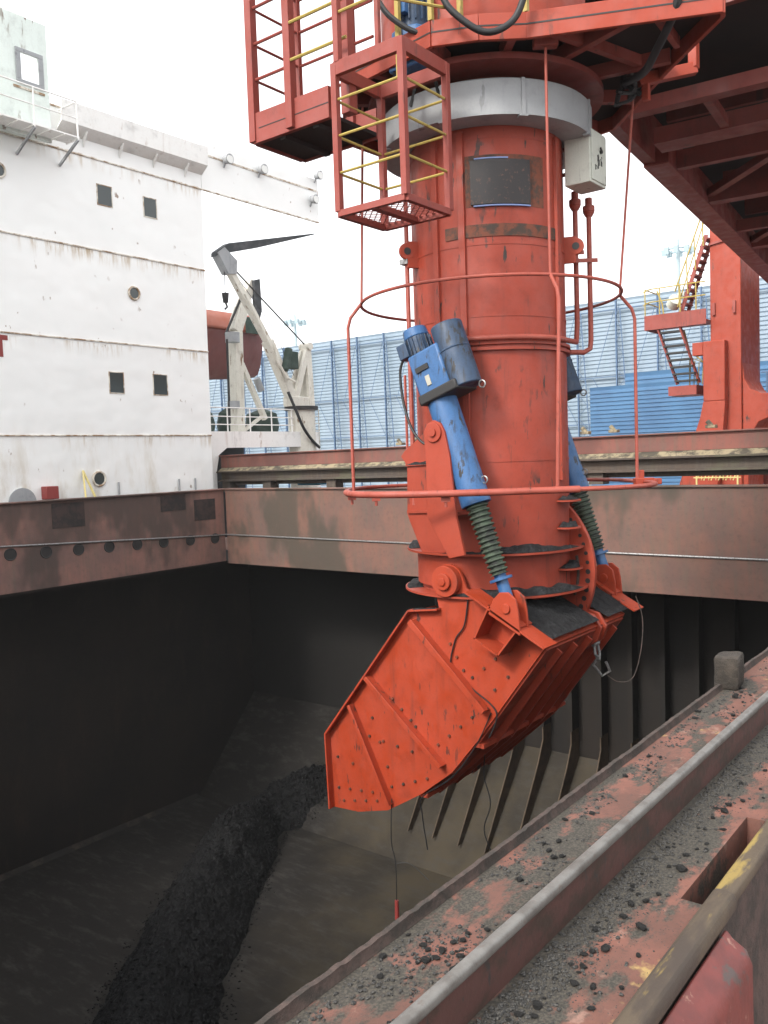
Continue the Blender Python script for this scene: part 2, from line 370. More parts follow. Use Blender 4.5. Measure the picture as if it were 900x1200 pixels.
# coal heap in the hold
def poly_at(P, u):
    k = min(len(P)-2, int(u*(len(P)-1))); t_ = u*(len(P)-1)-k
    p0 = V(P[max(0, k-1)]); p1 = V(P[k]); p2 = V(P[k+1]); p3 = V(P[min(len(P)-1, k+2)])
    return .5*((2*p1) + (-p0+p2)*t_ + (2*p0-5*p1+4*p2-p3)*t_*t_ + (-p0+3*p1-3*p2+p3)*t_**3)
def heap():
    LP = [(22.2, 20.0), (21.85, 20.94), (21.4, 21.8), (20.4, 22.6), (18.0, 22.0), (15.6, 20.6), (12.1, 18.3), (10.1, 16.7), (8.2, 15.0), (6.0, 13.2)]
    RP = [(21.9, 19.4), (21.5, 19.5), (21.1, 20.0), (20.0, 20.3), (17.6, 18.7), (16.1, 17.7), (13.1, 15.5), (12.0, 14.5), (10.1, 12.8), (8.0, 10.8)]
    vs = []; fs = []; nu, nv = 260, 110
    for i in range(nu+1):
        u = i/nu; a = poly_at(LP, u); b = poly_at(RP, u); wd = (b-a).length
        for j in range(nv+1):
            v = j/nv; wv = v + .05*noise.noise(V((u*23, v*2, 3)))*math.sin(PI*v)
            edge = .30*noise.noise(V((u*16, 0, 5)))*(1 if v < .5 else -1) + .12*noise.noise(V((u*60, 4, 5)))
            p = a.lerp(b, wv) + (a-b).normalized()*edge*abs(2*v-1)
            k = math.sin(PI*v)**.8*(1-.18*math.cos(2*PI*v))
            q = V((p.x, p.y, 0)); f_ = min(1, 6*v*(1-v))
            h = .36*wd*k + f_*(noise.fractal(q*.7, .9, 2.1, 4)*.26 + abs(noise.noise(q*3.1))*.12 + abs(noise.noise(q*7.7))*.09 + abs(noise.noise(q*15))*.06)
            vs.append((p.x, p.y, max(-12.52, -12.53+1.1*(p.x-20.6))+max(0, h)))
    for i in range(nu):
        for j in range(nv):
            a = i*(nv+1)+j; fs.append((a, a+1, a+nv+2, a+nv+1))
    m = MB().add(vs, fs)
    for _ in range(7000):
        v = V(random.choice(vs)); r = random.choice((.018, .022, .028, .03, .04, .05, .075))*random.uniform(.7, 1.2)
        if v.z < -12.42: continue
        r *= .8
        lump(m, v + V((0, 0, r*.2)), r)
    for _ in range(1000):      # spill thinning out over the floor on both sides
        u = random.random(); side = random.random() < .5; a = poly_at(LP, u); b = poly_at(RP, u); o = (a-b).normalized()
        d_ = abs(random.gauss(0, .16)); p = (a + o*d_) if side else (b - o*d_); r = random.uniform(.012, .032)
        lump(m, (p.x, p.y, max(-12.5, -12.5+1.1*(p.x-20.6))+r*.3), r)
    return m
ICO = None
def lump(m, c, r, flat=.75, seed=None, sub=1):
    global ICO
    if ICO is None: ICO = {}
    if sub not in ICO:
        bm = bmesh.new(); bmesh.ops.create_icosphere(bm, subdivisions=sub, radius=1)
        ICO[sub] = ([v.co.copy() for v in bm.verts], [tuple(v.index for v in f.verts) for f in bm.faces]); bm.free()
    vs, fs = ICO[sub]; off = V((random.random()*50, random.random()*50, random.random()*50))
    rot = Matrix.Rotation(random.random()*6.28, 3, 'Z') @ Matrix.Rotation(random.uniform(-.4, .4), 3, 'X')
    sx, sy, sz = random.uniform(.8, 1.35), random.uniform(.65, 1.), flat*random.uniform(.7, 1.1)
    out = []
    for v in vs:
        k = 1 + .55*noise.noise(v*1.3 + off) + .22*noise.noise(v*3.1 + off)
        p = V((v.x*sx, v.y*sy, v.z*sz))*k*r
        out.append(V(c) + rot @ p)
    m.add(out, fs)
tag(heap().build('coal_heap', M['coalpile'], smooth=30, recalc=False), 'long dark heap of loose coal on the hold floor running to the tip of the orange foot', 'coal heap', kind='stuff')

# ------------------------------------------------------------------ far coamings
ca = thing('hatch_coaming', (10, 22.6, -3.4), 'sooty dark red hatch coaming with a row of round holes below the white deckhouse', 'hatch coaming')
MB().box(-4, 20.0, 22.6, 22.66, -3.38, -.93).build('side_plate', M['coam_dark'], ca)
MB().box(-4, 20.25, 22.52, 22.95, -.928, -.89).build('top_flange', M['coam_dark'], ca, bevel=.006)
MB().tube([(-4, 22.585, -1.6), (11.97, 22.585, -2.07), (19.98, 22.585, -2.48)], .028, 8).build('half_round', M['steel'], ca)
for xx, zz in [(9.2, -2.2), (10.2, -2.24), (11.2, -2.28), (12.25, -2.31), (13.31, -2.36), (14.34, -2.39), (15.38, -2.42), (16.39, -2.45), (17.4, -2.48), (18.48, -2.52), (19.54, -2.56)]:
    m = MB(); m.tube([(xx + .17*math.cos(a*PI/12), 22.595, zz + .16*math.sin(a*PI/12)) for a in range(24)], .018, 6, True)
    m.cyl((xx, 22.61, zz), (xx, 22.593, zz), .16, n=20); m.build('drain_hole', M['dark'], ca)
for x0, x1, z0, z1 in [(13.55, 14.6, -1.72, -1.0), (17.35, 18.35, -1.5, -.98), (18.7, 19.6, -1.9, -1.2)]:
    MB().box(x0, x1, 22.588, 22.598, z0, z1).build('soot_patch', M['soot'], ca)
cb = thing('hatch_coaming', (20.05, 10, -3.4), 'pinkish weathered hatch coaming across the hold, behind the orange unloader tube', 'hatch coaming')
MB().box(20.02, 20.08, -3, 22.52, -3.46, -.93).build('side_plate', M['coam_pink'], cb)
MB().box(19.96, 20.36, -3, 22.52, -.926, -.886).build('top_flange', M['coam_pink'], cb, bevel=.006)
MB().tube([(20.005, -3, -2.55), (20.005, 8, -2.53), (20.005, 22.58, -2.47)], .028, 8).build('half_round', M['steel'], cb)
# stays on the outboard side of the long coaming
for i in range(8): MB().prism([(20.09, -.94), (20.35, -.94), (20.5, -3.3), (20.09, -3.3)], 'y', 1.5+i*2.8, 1.53+i*2.8).build('stay', M['coam_pink'], cb)
cc = thing('hatch_coaming', (.8, 12, -3.4), 'hatch coaming on the seaward side of the hold beside the camera', 'hatch coaming')
MB().box(.72, .78, 1.6, 22.5, -3.46, -.93).build('side_plate', M['coam_pink'], cc)

# ------------------------------------------------------------------ stowed hatch covers, the seaward one added for its shadow
hc = thing('hatch_cover', (22.5, 10, -.9), 'stowed pink hatch cover with rusty lower beam lying behind the pink coaming', 'hatch cover')
MB().box(21.5, 24.2, -4, 24.35, -.02, .40).shear(9, .011).build('panel', M['coverpink'], hc, bevel=.01)
MB().box(21.42, 24.3, -4.05, 24.38, .402, .44).shear(9, .011).build('top_plate', M['coverpink'], hc, bevel=.006)
MB().box(21.26, 21.6, -4.1, 24.36, -.20, -.15).shear(9, .011).build('flange', M['coverdark'], hc, bevel=.006)
MB().prism([(21.27, -.148), (21.5, -.148), (21.497, -.02)], 'y', -4, 24.3).shear(9, .011).build('dust_ledge', M['dust'], hc)
MB().box(21.46, 21.52, -4.0, 24.3, -.46, -.202).box(21.3, 21.62, -4.0, 24.3, -.52, -.462).shear(9, .011).build('lower_beam', M['coverdark'], hc)
MB().box(21.66, 21.74, -4.0, 24.3, -.66, -.2).shear(9, .011).build('inner_beam', M['coverdark'], hc)
for y in (24.0, 21.9, 18.9, 13.2, 9.6): MB().box(21.4, 21.8, y-.2, y+.2, -.9, -.53).shear(9, .011).build('support', M['coverdark'], hc)
for y in (16.2, 15.55, 10.0, 9.2, 6.7): MB().box(21.6, 21.8, y-.12, y+.12, .442, .52).cyl((21.7, y, .5), (21.7, y+.1, .62), .06, n=8).shear(9, .011).build('cleat', M['dust'], hc, bevel=.01)
tag(MB().box(22.5, 23.5, 20.5, 21.5, -.9, -.66).build('tarpaulin_bundle', M['cyan'], bevel=.05), 'folded cyan tarpaulin visible in the gap under the stowed hatch cover', 'tarpaulin')

shade_cover = thing('hatch_cover', (-2, 12, -.9), 'unseen stowed hatch cover added on the seaward side to shade the hold', 'hatch cover')  # added out of view to lengthen the shadow falling into the hold
MB().box(-3.2, -.7, 3.2, 22.4, -.2, .42).build('panel', M['coverpink'], shade_cover, bevel=.01)
MB().box(-3.0, -.8, 3.3, 22.3, -.9, -.202).build('support', M['coverdark'], shade_cover)
# ------------------------------------------------------------------ deckhouse
dh = thing('deckhouse', (8, 23.6, -3.4), 'white ship deckhouse with rusty deck seams, square windows and portholes', 'deckhouse')
MB().prism([(-8, -3.37), (20.42, -3.37), (20.52, 9.5), (20.52, 10.7), (-8, 10.7)], 'y', 23.6, 36).build('wall', M['house'], dh)
for z, xe in ((.98, 20.45), (3.9, 20.48), (6.72, 20.5), (9.5, 26.6)):
    MB().box(-8, xe, 23.565, 23.6, z-.018, z+.018).build('deck_seam', M['seam'], dh)
def window(x0, x1, z0, z1, par, y=23.6, fm='seam'):
    fr = MB(); d = .03
    for a in ((x0-d, x1+d, z1, z1+d), (x0-d, x1+d, z0-d, z0), (x0-d, x0, z0, z1), (x1, x1+d, z0, z1)): fr.box(a[0], a[1], y-.02, y+.01, a[2], a[3])
    f = fr.build('window', M[fm], par, bevel=.008)
    MB().box(x0, x1, y-.012, y+.01, z0, z1).build('pane', M['glass'], f)
    return f
for w in ((16.32, 16.82, 8.15, 8.74), (18.05, 18.53, 8.12, 8.72), (16.4, 16.9, 2.33, 2.96), (18.08, 18.62, 2.33, 2.98), (10.5, 11, 8.15, 8.74), (10.4, 10.9, 2.33, 2.96)): window(*w, dh)
for x_, z_, r_ in ((17.48, 5.55, .2), (15.82, -.37, .22), (13.12, 8.42, .2), (11, 5.5, .2)):
    p = MB().tube([(x_ + r_*math.cos(a*PI/14), 23.575, z_ + r_*math.sin(a*PI/14)) for a in range(28)], .035, 8, True).build('porthole', M['seam'], dh)
    MB().cyl((x_, 23.6, z_), (x_, 23.58, z_), r_, n=28).build('pane', M['glass'], p)
# bulwark along the bridge front, with brackets
MB().prism([(23.6, 10.0), (23.58, 10.0), (23.25, 10.24), (23.22, 10.85), (23.26, 10.85), (23.29, 10.28), (23.6, 10.05)], 'x', 15.0, 20.56).box(-8, 12.4, 22.92, 22.97, 10.3, 10.95).build('bulwark', M['white'], dh)
for x_ in (15.9, 17.2, 18.5, 19.8): MB().prism([(23.58, 9.75), (23.58, 10.0), (23.36, 10.16), (23.34, 10.12)], 'x', x_-.02, x_+.02).build('bracket', M['white'], dh)
MB().box(20.54, 26.6, 23.6, 23.68, 9.5, 11.2).build('bridge_wing', M['house'], dh)
MB().box(-8, 26.5, 23.58, 23.66, 10.7, 10.76).build('top_seam', M['seam'], dh)
for x_, z_ in ((21.6, 10.75), (23.3, 10.8), (26.4, 11.3), (26.1, 10.3)):
    l = MB().cyl((x_, 23.5, z_), (x_, 23.25, z_-.03), .14, .18, 16).beam((x_, 23.6, z_-.25), (x_, 23.45, z_), .05, .05).build('floodlight', M['galv'], dh)
    MB().cyl((x_, 23.249, z_-.03), (x_, 23.235, z_-.03), .15, n=16).build('lens', M['lamp'], l)
# lettering fragment, recess, small red locker, pipes at the foot of the wall
MB().box(12.1, 13.1, 23.588, 23.6, 3.68, 3.82).box(12.82, 12.94, 23.588, 23.6, 3.2, 3.68).build('painted_letter', M['letter'], dh)
MB().cyl((13.25, 23.6, -.95), (13.25, 23.56, -.95), .42, n=28).build('recess_cover', M['galv'], dh)
MB().box(13.85, 14.25, 23.3, 23.6, -.9, -.52).box(13.95, 14.15, 23.4, 23.6, -1.4, -.9).build('valve_box', M['letter'], dh, bevel=.02)
MB().beam((15.0, 23.1, -.95), (15.25, 23.56, -.1), .05, .05).beam((15.35, 23.1, -.95), (15.25, 23.56, -.1), .05, .05).build('prop_pole', M['yellow2'], dh)
for x_ in (16.5, 19.6, 18.9): MB().cyl((x_, 23.55, -.9), (x_, 23.55, -.5), .03, n=8).build('vent_stub', M['galv'], dh)
# mint tower behind the bridge front
mt = thing('wheelhouse', (12, 23.3, 9.4), 'pale mint green wheelhouse block with one big framed window above the white deckhouse', 'wheelhouse')
MB().box(6, 13.72, 23.2, 23.3, 9.45, 12.75).box(14.32, 14.6, 23.2, 23.3, 9.45, 12.75).box(13.72, 14.32, 23.2, 23.3, 11.75, 12.75).box(13.72, 14.32, 23.2, 23.3, 9.45, 10.95).build('wall', M['mint'], mt)
m = MB()
for a in ((13.60, 14.44, 11.72, 11.84), (13.60, 14.44, 10.86, 10.98), (13.60, 13.75, 10.98, 11.72), (14.29, 14.44, 10.98, 11.72)): m.box(a[0], a[1], 23.15, 23.199, a[2], a[3])
m.build('window_frame', M['galv'], mt, bevel=.01)
MB().box(13.5, 14.45, 23.17, 23.2, 10.72, 10.78).build('trim', M['seam'], mt)
m = MB()
for x_ in (7, 10, 13.3): m.cyl((x_, 24, 12.7), (x_, 24, 13.4), .03, n=6)
m.beam((6.5, 24, 13.2), (14.4, 24, 13.2), .03, .03); m.build('roof_rail', M['white'], mt)
lg = thing('landing', (12.5, 22.7, 9.3), 'small white grated landing with handrails under the mint wheelhouse window', 'landing')
m = MB()
for i in range(12): m.box(8, 15.1, 22.55+i*.055, 22.58+i*.055, 9.55, 9.59)
for i in range(16): m.box(8+i*.47, 8.03+i*.47, 22.54, 23.2, 9.52, 9.548)
m.build('grating', M['white'], lg)
for x_ in (15.05, 13.7, 12.2):
    MB().beam((x_, 22.55, 9.5), (x_, 23.58, 9.0), .05, .08).build('bracket', M['galv'], lg)
    MB().cyl((x_, 22.56, 9.5), (x_, 22.56, 10.6), .025, n=8).build('post', M['white'], lg)
MB().tube([(8, 22.56, 10.58), (15.05, 22.56, 10.58)], .022, 6).tube([(8, 22.56, 10.1), (15.05, 22.56, 10.1)], .018, 6).tube([(15.05, 22.56, 10.58), (15.05, 23.5, 10.58)], .02, 6).build('handrail', M['white'], lg)

# ------------------------------------------------------------------ boat deck, railing, crane, davit, lifeboat behind the deckhouse
bd = thing('boat_deck', (23.8, 24.2, -3.4), 'white side deck with an arched opening below, beside the deckhouse corner', 'side deck')
m = MB().prism([(20.5, .55), (20.5, 1.16), (27.0, 1.16), (27.0, -3.3), (26.2, -3.3), (26.2, .3), (25.9, .55), (21.9, .55), (21.5, .3), (21.35, -.3), (21.35, -3.3), (20.5, -3.3)], 'y', 24.42, 24.6)
m.build('side_plate', M['white'], bd)
MB().box(20.5, 27, 24.6, 34, 1.0, 1.16).build('deck_slab', M['white'], bd)
MB().box(20.5, 27, 29, 29.1, -3.3, 1.0).build('inner_wall', M['dark'], bd)
rl = thing('deck_railing', (23.5, 24.5, 1.16), 'white three bar guard railing on the side deck in front of the davit', 'railing')
for z in (2.05, 1.72, 1.42): MB().tube([(20.5, 24.5, z), (25.6, 24.5, z)], .022, 6).build('rail_bar', M['white'], rl)
for i in range(5): MB().cyl((20.9+i*1.15, 24.5, 1.16), (20.9+i*1.15, 24.5, 2.07), .026, n=6).build('post', M['white'], rl)
dc = thing('deck_crane', (26.35, 24.7, -3.3), 'cream rust streaked deck crane with a raised jib and dark tapered extension', 'deck crane')
MB().cyl((26.35, 24.75, -3.3), (26.35, 24.75, 2.05), .56, n=28).build('pedestal', M['cream'], dc)
MB().cyl((26.35, 24.75, 2.051), (26.35, 24.75, 2.2), .70, n=28).build('slew_ring', M['dark'], dc)
m = MB()
m.beam((26.75, 24.55, 2.2), (26.8, 24.7, 4.7), .16, .3); m.beam((26.75, 25.0, 2.2), (26.8, 24.85, 4.7), .16, .3)
m.beam((25.75, 24.6, 2.2), (26.72, 24.65, 4.5), .14, .26); m.beam((25.75, 24.98, 2.2), (26.72, 24.9, 4.5), .14, .26)
m.cyl((26.8, 24.5, 4.7), (26.8, 25.05, 4.7), .16, n=14); m.build('mast_frame', M['cream'], dc, bevel=.01)
MB().box(25.6, 26.9, 24.5, 25.05, 2.2, 2.6).build('turret', M['cream'], dc, bevel=.03)
MB().beam((25.75, 24.75, 2.6), (24.55, 24.75, 4.75), .40, .34).build('jib_foot', M['cream'], dc, bevel=.02)
MB().beam((24.55, 24.75, 4.75), (22.55, 24.75, 7.45), .26, .26).build('jib', M['cream'], dc, bevel=.02)
MB().tube([(25.3, 24.45, 3.2), (23.2, 24.5, 6.4)], .05, 8).build('luffing_pipe', M['cream'], dc)
m = MB().prism([(22.9, 7.1), (22.5, 7.05), (22.0, 7.75), (22.35, 8.0), (22.95, 7.6)], 'y', 24.55, 24.95); m.build('jib_head', M['galv'], dc)
MB().prism([(22.1, 7.72), (21.95, 7.62), (22.0, 7.8), (22.6, 8.2), (27.4, 9.42), (27.42, 9.38), (24.3, 8.35)], 'y', 24.6, 24.9).build('jib_extension', M['canvas'], dc)
MB().tube([(22.6, 24.75, 7.55), (24.6, 24.75, 6.2), (26.75, 24.75, 4.75)], .03, 6).tube([(23.0, 24.9, 7.3), (25.0, 24.9, 5.4), (26.2, 24.9, 3.4)], .012, 5).build('luffing_wire', M['dark'], dc)
MB().tube([(22.45, 24.75, 7.2), (22.45, 24.75, 6.1)], .015, 5).cyl((22.45, 24.75, 6.35), (22.45, 24.75, 6.0), .14, .1, 10).tube([(22.45, 24.75, 6.0), (22.52, 24.75, 5.85), (22.4, 24.75, 5.75)], .04, 6).build('hook_block', M['dark'], dc)
hp = smooth_path([(25.3, 24.45, 2.75), (25.45, 24.2, 2.0), (25.75, 24.10, 1.3), (26.25, 24.10, .78), (26.75, 24.18, .5)], 5)
MB().tube(hp, .06, 8).build('hose', M['rubber'], dc)
MB().tube([(24.6, 24.4, 4.6), (24.7, 24.35, 3.9), (25.1, 24.3, 3.3), (25.6, 24.3, 3.15)], .05, 8).build('hose', M['cream'], dc)
MB().box(25.4, 26.0, 24.45, 24.75, 3.7, 4.4).cyl((25.2, 24.5, 3.6), (25.5, 24.5, 4.5), .16, n=10).build('winch', M['gcanvas'], dc, bevel=.04)
m = MB()
for z in range(6): m.box(26.95, 27.25, 24.6, 24.63, .3+z*.3, .33+z*.3)
m.box(26.93, 26.96, 24.6, 24.63, .2, 2.1).box(27.24, 27.27, 24.6, 24.63, .2, 2.1); m.build('ladder', M['cream'], dc)
dv = thing('boat_davit', (24.9, 27, 1.16), 'cream steel lifeboat davit with raked arm standing beside the deckhouse', 'davit')
MB().beam((24.85, 27, 1.16), (24.95, 27, 5.4), .45, .45, (0, 1, 0)).build('post', M['cream'], dv, bevel=.03)
MB().beam((24.9, 27, 5.4), (25.35, 27, 6.4), .5, .42, (0, 1, 0)).build('arm', M['cream'], dv, bevel=.03)
MB().beam((25.2, 27, 6.2), (26.0, 27, 7.6), .4, .35, (0, 1, 0)).build('arm', M['cream'], dv, bevel=.03)
MB().beam((25.1, 26.9, 4.1), (26.35, 26.9, 1.8), .2, .2).beam((26.3, 26.9, 2.0), (25.0, 26.9, 1.25), .15, .12).build('brace', M['cream'], dv, bevel=.01)
MB().cyl((25.85, 26.8, 3.5), (26.1, 26.8, 3.0), .16, n=10).cyl((24.5, 26.7, 4.9), (24.5, 26.7, 5.3), .3, n=12).cyl((24.4, 26.7, 2.2), (24.4, 26.7, 2.5), .26, n=12).build('sheave', M['galv'], dv)
MB().prism([(25.85, 7.6), (26.2, 7.7), (26.25, 6.4), (26.0, 5.7)], 'y', 26.7, 26.9).build('cover', M['canvas'], dv)
MB().tube([(24.2, 26.7, 5.0), (24.15, 26.7, 1.6)], .05, 6).tube([(24.3, 26.9, 5.2), (25.3, 26.9, 6.9)], .05, 6).build('fall_rope', M['dark'], dv)
lb = thing('lifeboat', (27, 31, 3.8), 'dark red enclosed lifeboat with orange canopy hanging behind the davit', 'lifeboat')
def boat():
    vs = []; fs = []; prof = [(-.05, 0), (.45, .1), (.85, .55), (1.15, 1.3), (1.3, 2.0), (1.36, 2.1)]
    xs = [i/14 for i in range(15)]
    for u in xs:
        k = math.sin(PI*min(1, max(0, .09+u*.82)))**.45
        for s in (-1, 1):
            for a, b in (prof if s == 1 else prof[::-1]): vs.append((29.75 - 7.5*u, 31 + s*a*k, 3.85 + b + .25*(2*u-1)**2))
    n = 12
    for i in range(14):
        for j in range(n-1): fs.append((i*n+j, i*n+j+1, (i+1)*n+j+1, (i+1)*n+j))
    fs.append(tuple(range(n))); fs.append(tuple(14*n+j for j in range(n)))
    return MB().add(vs, fs)
boat().build('hull', M['boatred'], lb)
m = MB(); pr = [(1.3, 5.98), (1.15, 6.5), (.75, 6.9), (.0, 7.02), (-.75, 6.9), (-1.15, 6.5), (-1.3, 5.98)]
m.prism([(31+a, b) for a, b in pr], 'x', 22.6, 29.2); m.build('canopy', M['boatorange'], lb, bevel=.15)
MB().box(28.1, 29, 29.66, 29.72, 5.95, 6.7).build('hatch', M['gcanvas'], lb, bevel=.02)
for i, (x_, s_, l_) in enumerate(((24.6, .75, 'dark green covered drum standing leftmost behind the white railing'), (26.3, .8, 'dark green covered drum in the middle behind the white railing'), (28.2, .95, 'dark green covered drum nearest the crane pedestal behind the railing'))):
    m = MB().lathe([(0, 0), (s_*.75, .02), (s_*.8, .5), (s_*.7, 1.0), (s_*.3, 1.2), (0, 1.22)], (x_, 29, 1.17), 16)
    for k in range(len(m.v)): m.v[k] += noise.noise_vector(m.v[k]*1.7)*.1
    tag(m.build('covered_drum', M['gcanvas'], recalc=True), l_, 'drum', 'covered drums on the side deck')

# ------------------------------------------------------------------ blue warehouse, shed, light masts
def corrugated(m, x, y0, y1, z0, z1, pitch, dep):
    n = int((z1-z0)/pitch); vs = []; fs = []
    for i in range(n):
        z = z0 + i*pitch
        for dx, dz in ((0, 0), (0, .45), (dep, .6), (dep, .85)):
            vs += [(x+dx, y0, z+dz*pitch), (x+dx, y1, z+dz*pitch)]
    vs += [(x, y0, z1), (x, y1, z1)]
    for i in range(len(vs)//2-1): fs.append((2*i, 2*i+1, 2*i+3, 2*i+2))
    return m.add(vs, fs)
wh = thing('warehouse', (60, 20, -3), 'long pale blue corrugated warehouse wall with lattice posts beyond the ship', 'warehouse')
corrugated(MB(), 60, -40, 88, -3, 10.75, .29, .08).build('wall', M['ware'], wh, smooth=0, recalc=False)
MB().box(60.2, 90, -40, 88, -3, 10.7).build('roof', M['ware'], wh)
m = MB()
for z in (10.0, 5.25, 1.9): m.box(59.72, 59.82, -40, 88, z-.03, z+.03)
m.build('girt', M['warepost'], wh, smooth=0)
for i in range(33):
    y = -8.0 + i*3.0; m = MB()
    m.box(59.55, 59.75, y-.045, y+.045, -3, 10.7)
    m.beam((59.5, y-1.15, -3), (59.5, y-.35, 10.0), .06, .06)
    for k in range(7):
        z = -2+k*1.75; o1 = 1.15-.8*(z+3)/13; o2 = 1.15-.8*(z+1.75+3)/13
        m.beam((59.5, y, z+.9), (59.5, y-o2, z+1.75), .03, .03); m.beam((59.5, y, z+.9), (59.5, y-o1, z), .03, .03)
    m.beam((59.6, y-1.4, 5.3), (59.6, y-2.9, 10), .035, .035); m.beam((59.6, y-2.9, 1.9), (59.6, y-1.2, 5.2), .035, .035)
    m.build('lattice_post', M['warepost'], wh, smooth=0)
sh = thing('shed', (55, 10, -3), 'lower bright blue corrugated shed in front of the warehouse beside the red crane leg', 'shed')
corrugated(MB(), 55, -30, 25, -3, 4.2, .27, .07).build('wall', M['shed'], sh, smooth=0, recalc=False)
corrugated(MB(), 55.02, -30, 22.5, 4.2, 4.95, .27, .07).build('wall', M['shed'], sh, smooth=0, recalc=False)
MB().box(55.2, 59, -30, 24.98, -3, 4.15).build('roof', M['shed'], sh)
def mast(x, y, h, label):
    e = thing('light_mast', (x, y, -3), label, 'light mast', 'high floodlight masts behind the warehouse')
    MB().cyl((x, y, -3), (x, y, h), .28, .16, 12).build('pole', M['mastgrey'], e)
    r = MB().tube([(x+1.0*math.cos(a*PI/8), y+1.0*math.sin(a*PI/8), h) for a in range(16)], .08, 6, True).beam((x-1, y, h), (x+1, y, h), .07, .07).beam((x, y-1, h), (x, y+1, h), .07, .07).cyl((x, y, h), (x, y, h+.9), .12, n=8).build('lamp_ring', M['mastgrey'], e)
    for k in range(8):
        a = k*PI/4 + .2; c = V((x+1.15*math.cos(a), y+1.15*math.sin(a), h-.1))
        MB().obox(c, (.14, 0, .05), (0, .2, 0), (-.05, 0, .26)).build('lamp_head', M['mastgrey'], r)
t = NT('mast_grey'); M['mastgrey'] = t.done((.34, .42, .44, 1), .5)
mast(75, 25.8, 16.8, 'tall floodlight mast behind the warehouse near the red crane leg')
mast(75, 70.9, 16.2, 'small distant floodlight mast behind the warehouse above the cream deck crane')

# ------------------------------------------------------------------ gantry leg with stairs
gl = thing('gantry_leg', (35, 10, -3), 'big orange red box leg of the crane gantry standing on the quay', 'crane leg')
MB().box(34, 36.6, 9.38, 10.5, -3, 12).build('column', M['orange'], gl, bevel=.03)
MB().box(33.55, 33.98, 9.85, 10.65, 1.7, 3.95).build('stiffener_box', M['orange'], gl, bevel=.03)
MB().prism([(10.65, 1.695), (9.85, 1.695), (9.9, .9), (10.3, -3), (12.1, -3), (10.78, 1.1)], 'x', 33.55, 33.98).build('foot_gusset', M['orange'], gl, bevel=.02)
MB().box(33.56, 33.97, 10.651, 11.05, 3.45, 3.94).build('bracket', M['orange'], gl, bevel=.02)
fil = [(9.36, 3.0)] + [(9.36-.9*(1-math.cos(a*PI/16)), 1.9+.9-.9*math.sin(a*PI/16)) for a in range(9)]
MB().prism([(9.37, 3.1), (9.30, 2.5), (9.1, 2.1), (8.7, 1.9), (2.0, 1.9), (2.0, 1.05), (8.3, 1.05), (8.8, .85), (9.15, .3), (9.2, -3), (9.37, -3)], 'x', 34.1, 36.2).build('sill_beam', M['orange'], gl, bevel=.03)
m = MB()
for k in range(8): m.cyl((34.5, 8.6-k*.9, 1.9), (34.5, 8.6-k*.9, 2.7), .03, n=6)
m.tube([(34.5, 8.8, 2.7), (34.5, 2, 2.7)], .03, 6).tube([(34.5, 8.8, 2.3), (34.5, 2, 2.3)], .025, 6); m.build('sill_rail', M['warepost'], gl)
MB().beam((33.95, 10.5, 7.6), (33.95, 9.4, 7.75), .06, .08).build('cable_tray', M['red'], gl)
for y_ in (9.55, 10.3): MB().box(33.9, 34, y_, y_+.1, 4.95, 5.4).build('lifting_lug', M['red'], gl)
# second leg further right along the quay, behind the hatch covers
MB().prism([(9.5, 1.0), (8.2, 1.0), (8.2, -3), (9.2, -3)], 'x', 36.7, 37.6).build('rear_gusset', M['steelred'], gl)
st = thing('stair_tower', (34.2, 11.7, 2.3), 'red steel stair flights and landing with yellow handrails beside the orange crane leg', 'stairs')
MB().box(33.6, 35.0, 10.52, 12.87, 4.75, 4.80).box(33.55, 33.6, 10.52, 12.9, 4.62, 5.18).box(33.6, 35.0, 12.86, 12.91, 4.62, 5.18).build('landing', M['red'], st)
MB().box(33.6, 35.0, 10.92, 12.0, 2.0, 2.36).build('lower_landing', M['red'], st)
def flight(p0, p1, n, w, mat, par):
    p0 = V(p0); p1 = V(p1)
    for s in (0, 1):
        o = V((s*w, 0, 0)); MB().beam(p0+o, p1+o, .05, .14).build('stringer', mat, par)
    for k in range(n):
        c = p0.lerp(p1, (k+.5)/n) + V((w/2, 0, 0)); MB().box(c.x-w/2, c.x+w/2, c.y-.12, c.y+.12, c.z-.03, c.z+.03).build('tread', M['steelred'], par)
# flights climb along the quay; the lower one is seen nearly face on
for s, dy in ((0, 0), (1, -.85)):
    MB().beam((33.7, 12.42+dy, 4.7), (34.0, 11.62+dy+.15, 2.45), .06, .22, (1, 0, 0)).build('stringer', M['red'], st)
for k in range(8):
    f_ = (k+.5)/8; y1 = 12.40-.65*f_; z = 4.62-2.2*f_
    MB().box(33.68, 33.98, y1-.86, y1, z-.035, z+.035).build('tread', M['dark'], st)
flight((33.8, 11.65, 4.85), (33.8, 10.55, 7.95), 12, .7, M['red'], st)
m = MB()
for p in ((33.6, 12.88), (33.6, 12.3), (33.6, 11.5), (33.6, 10.9)): m.cyl((p[0], p[1], 4.8), (p[0], p[1], 6.2), .025, n=6)
for z in (6.2, 5.7): m.tube([(33.6, 12.95, z-.1), (33.6, 12.7, z), (33.6, 10.55, z)], .025, 6); m.tube([(33.6, 12.88, z), (35, 12.88, z)], .025, 6)
m.tube([(33.6, 12.4, 6.1), (33.6, 12.2, 5.6), (33.6, 12.1, 4.8)], .03, 6)
m.tube([(33.75, 11.75, 6.0), (33.75, 11.2, 7.4), (33.75, 10.55, 9.1)], .03, 6); m.tube([(33.75, 11.65, 5.4), (33.75, 10.6, 8.5)], .025, 6)
for k in range(4): m.cyl((33.75, 11.55-k*.3, 5.0+k*.85), (33.75, 11.6-k*.3, 6.3+k*.85), .025, n=6)
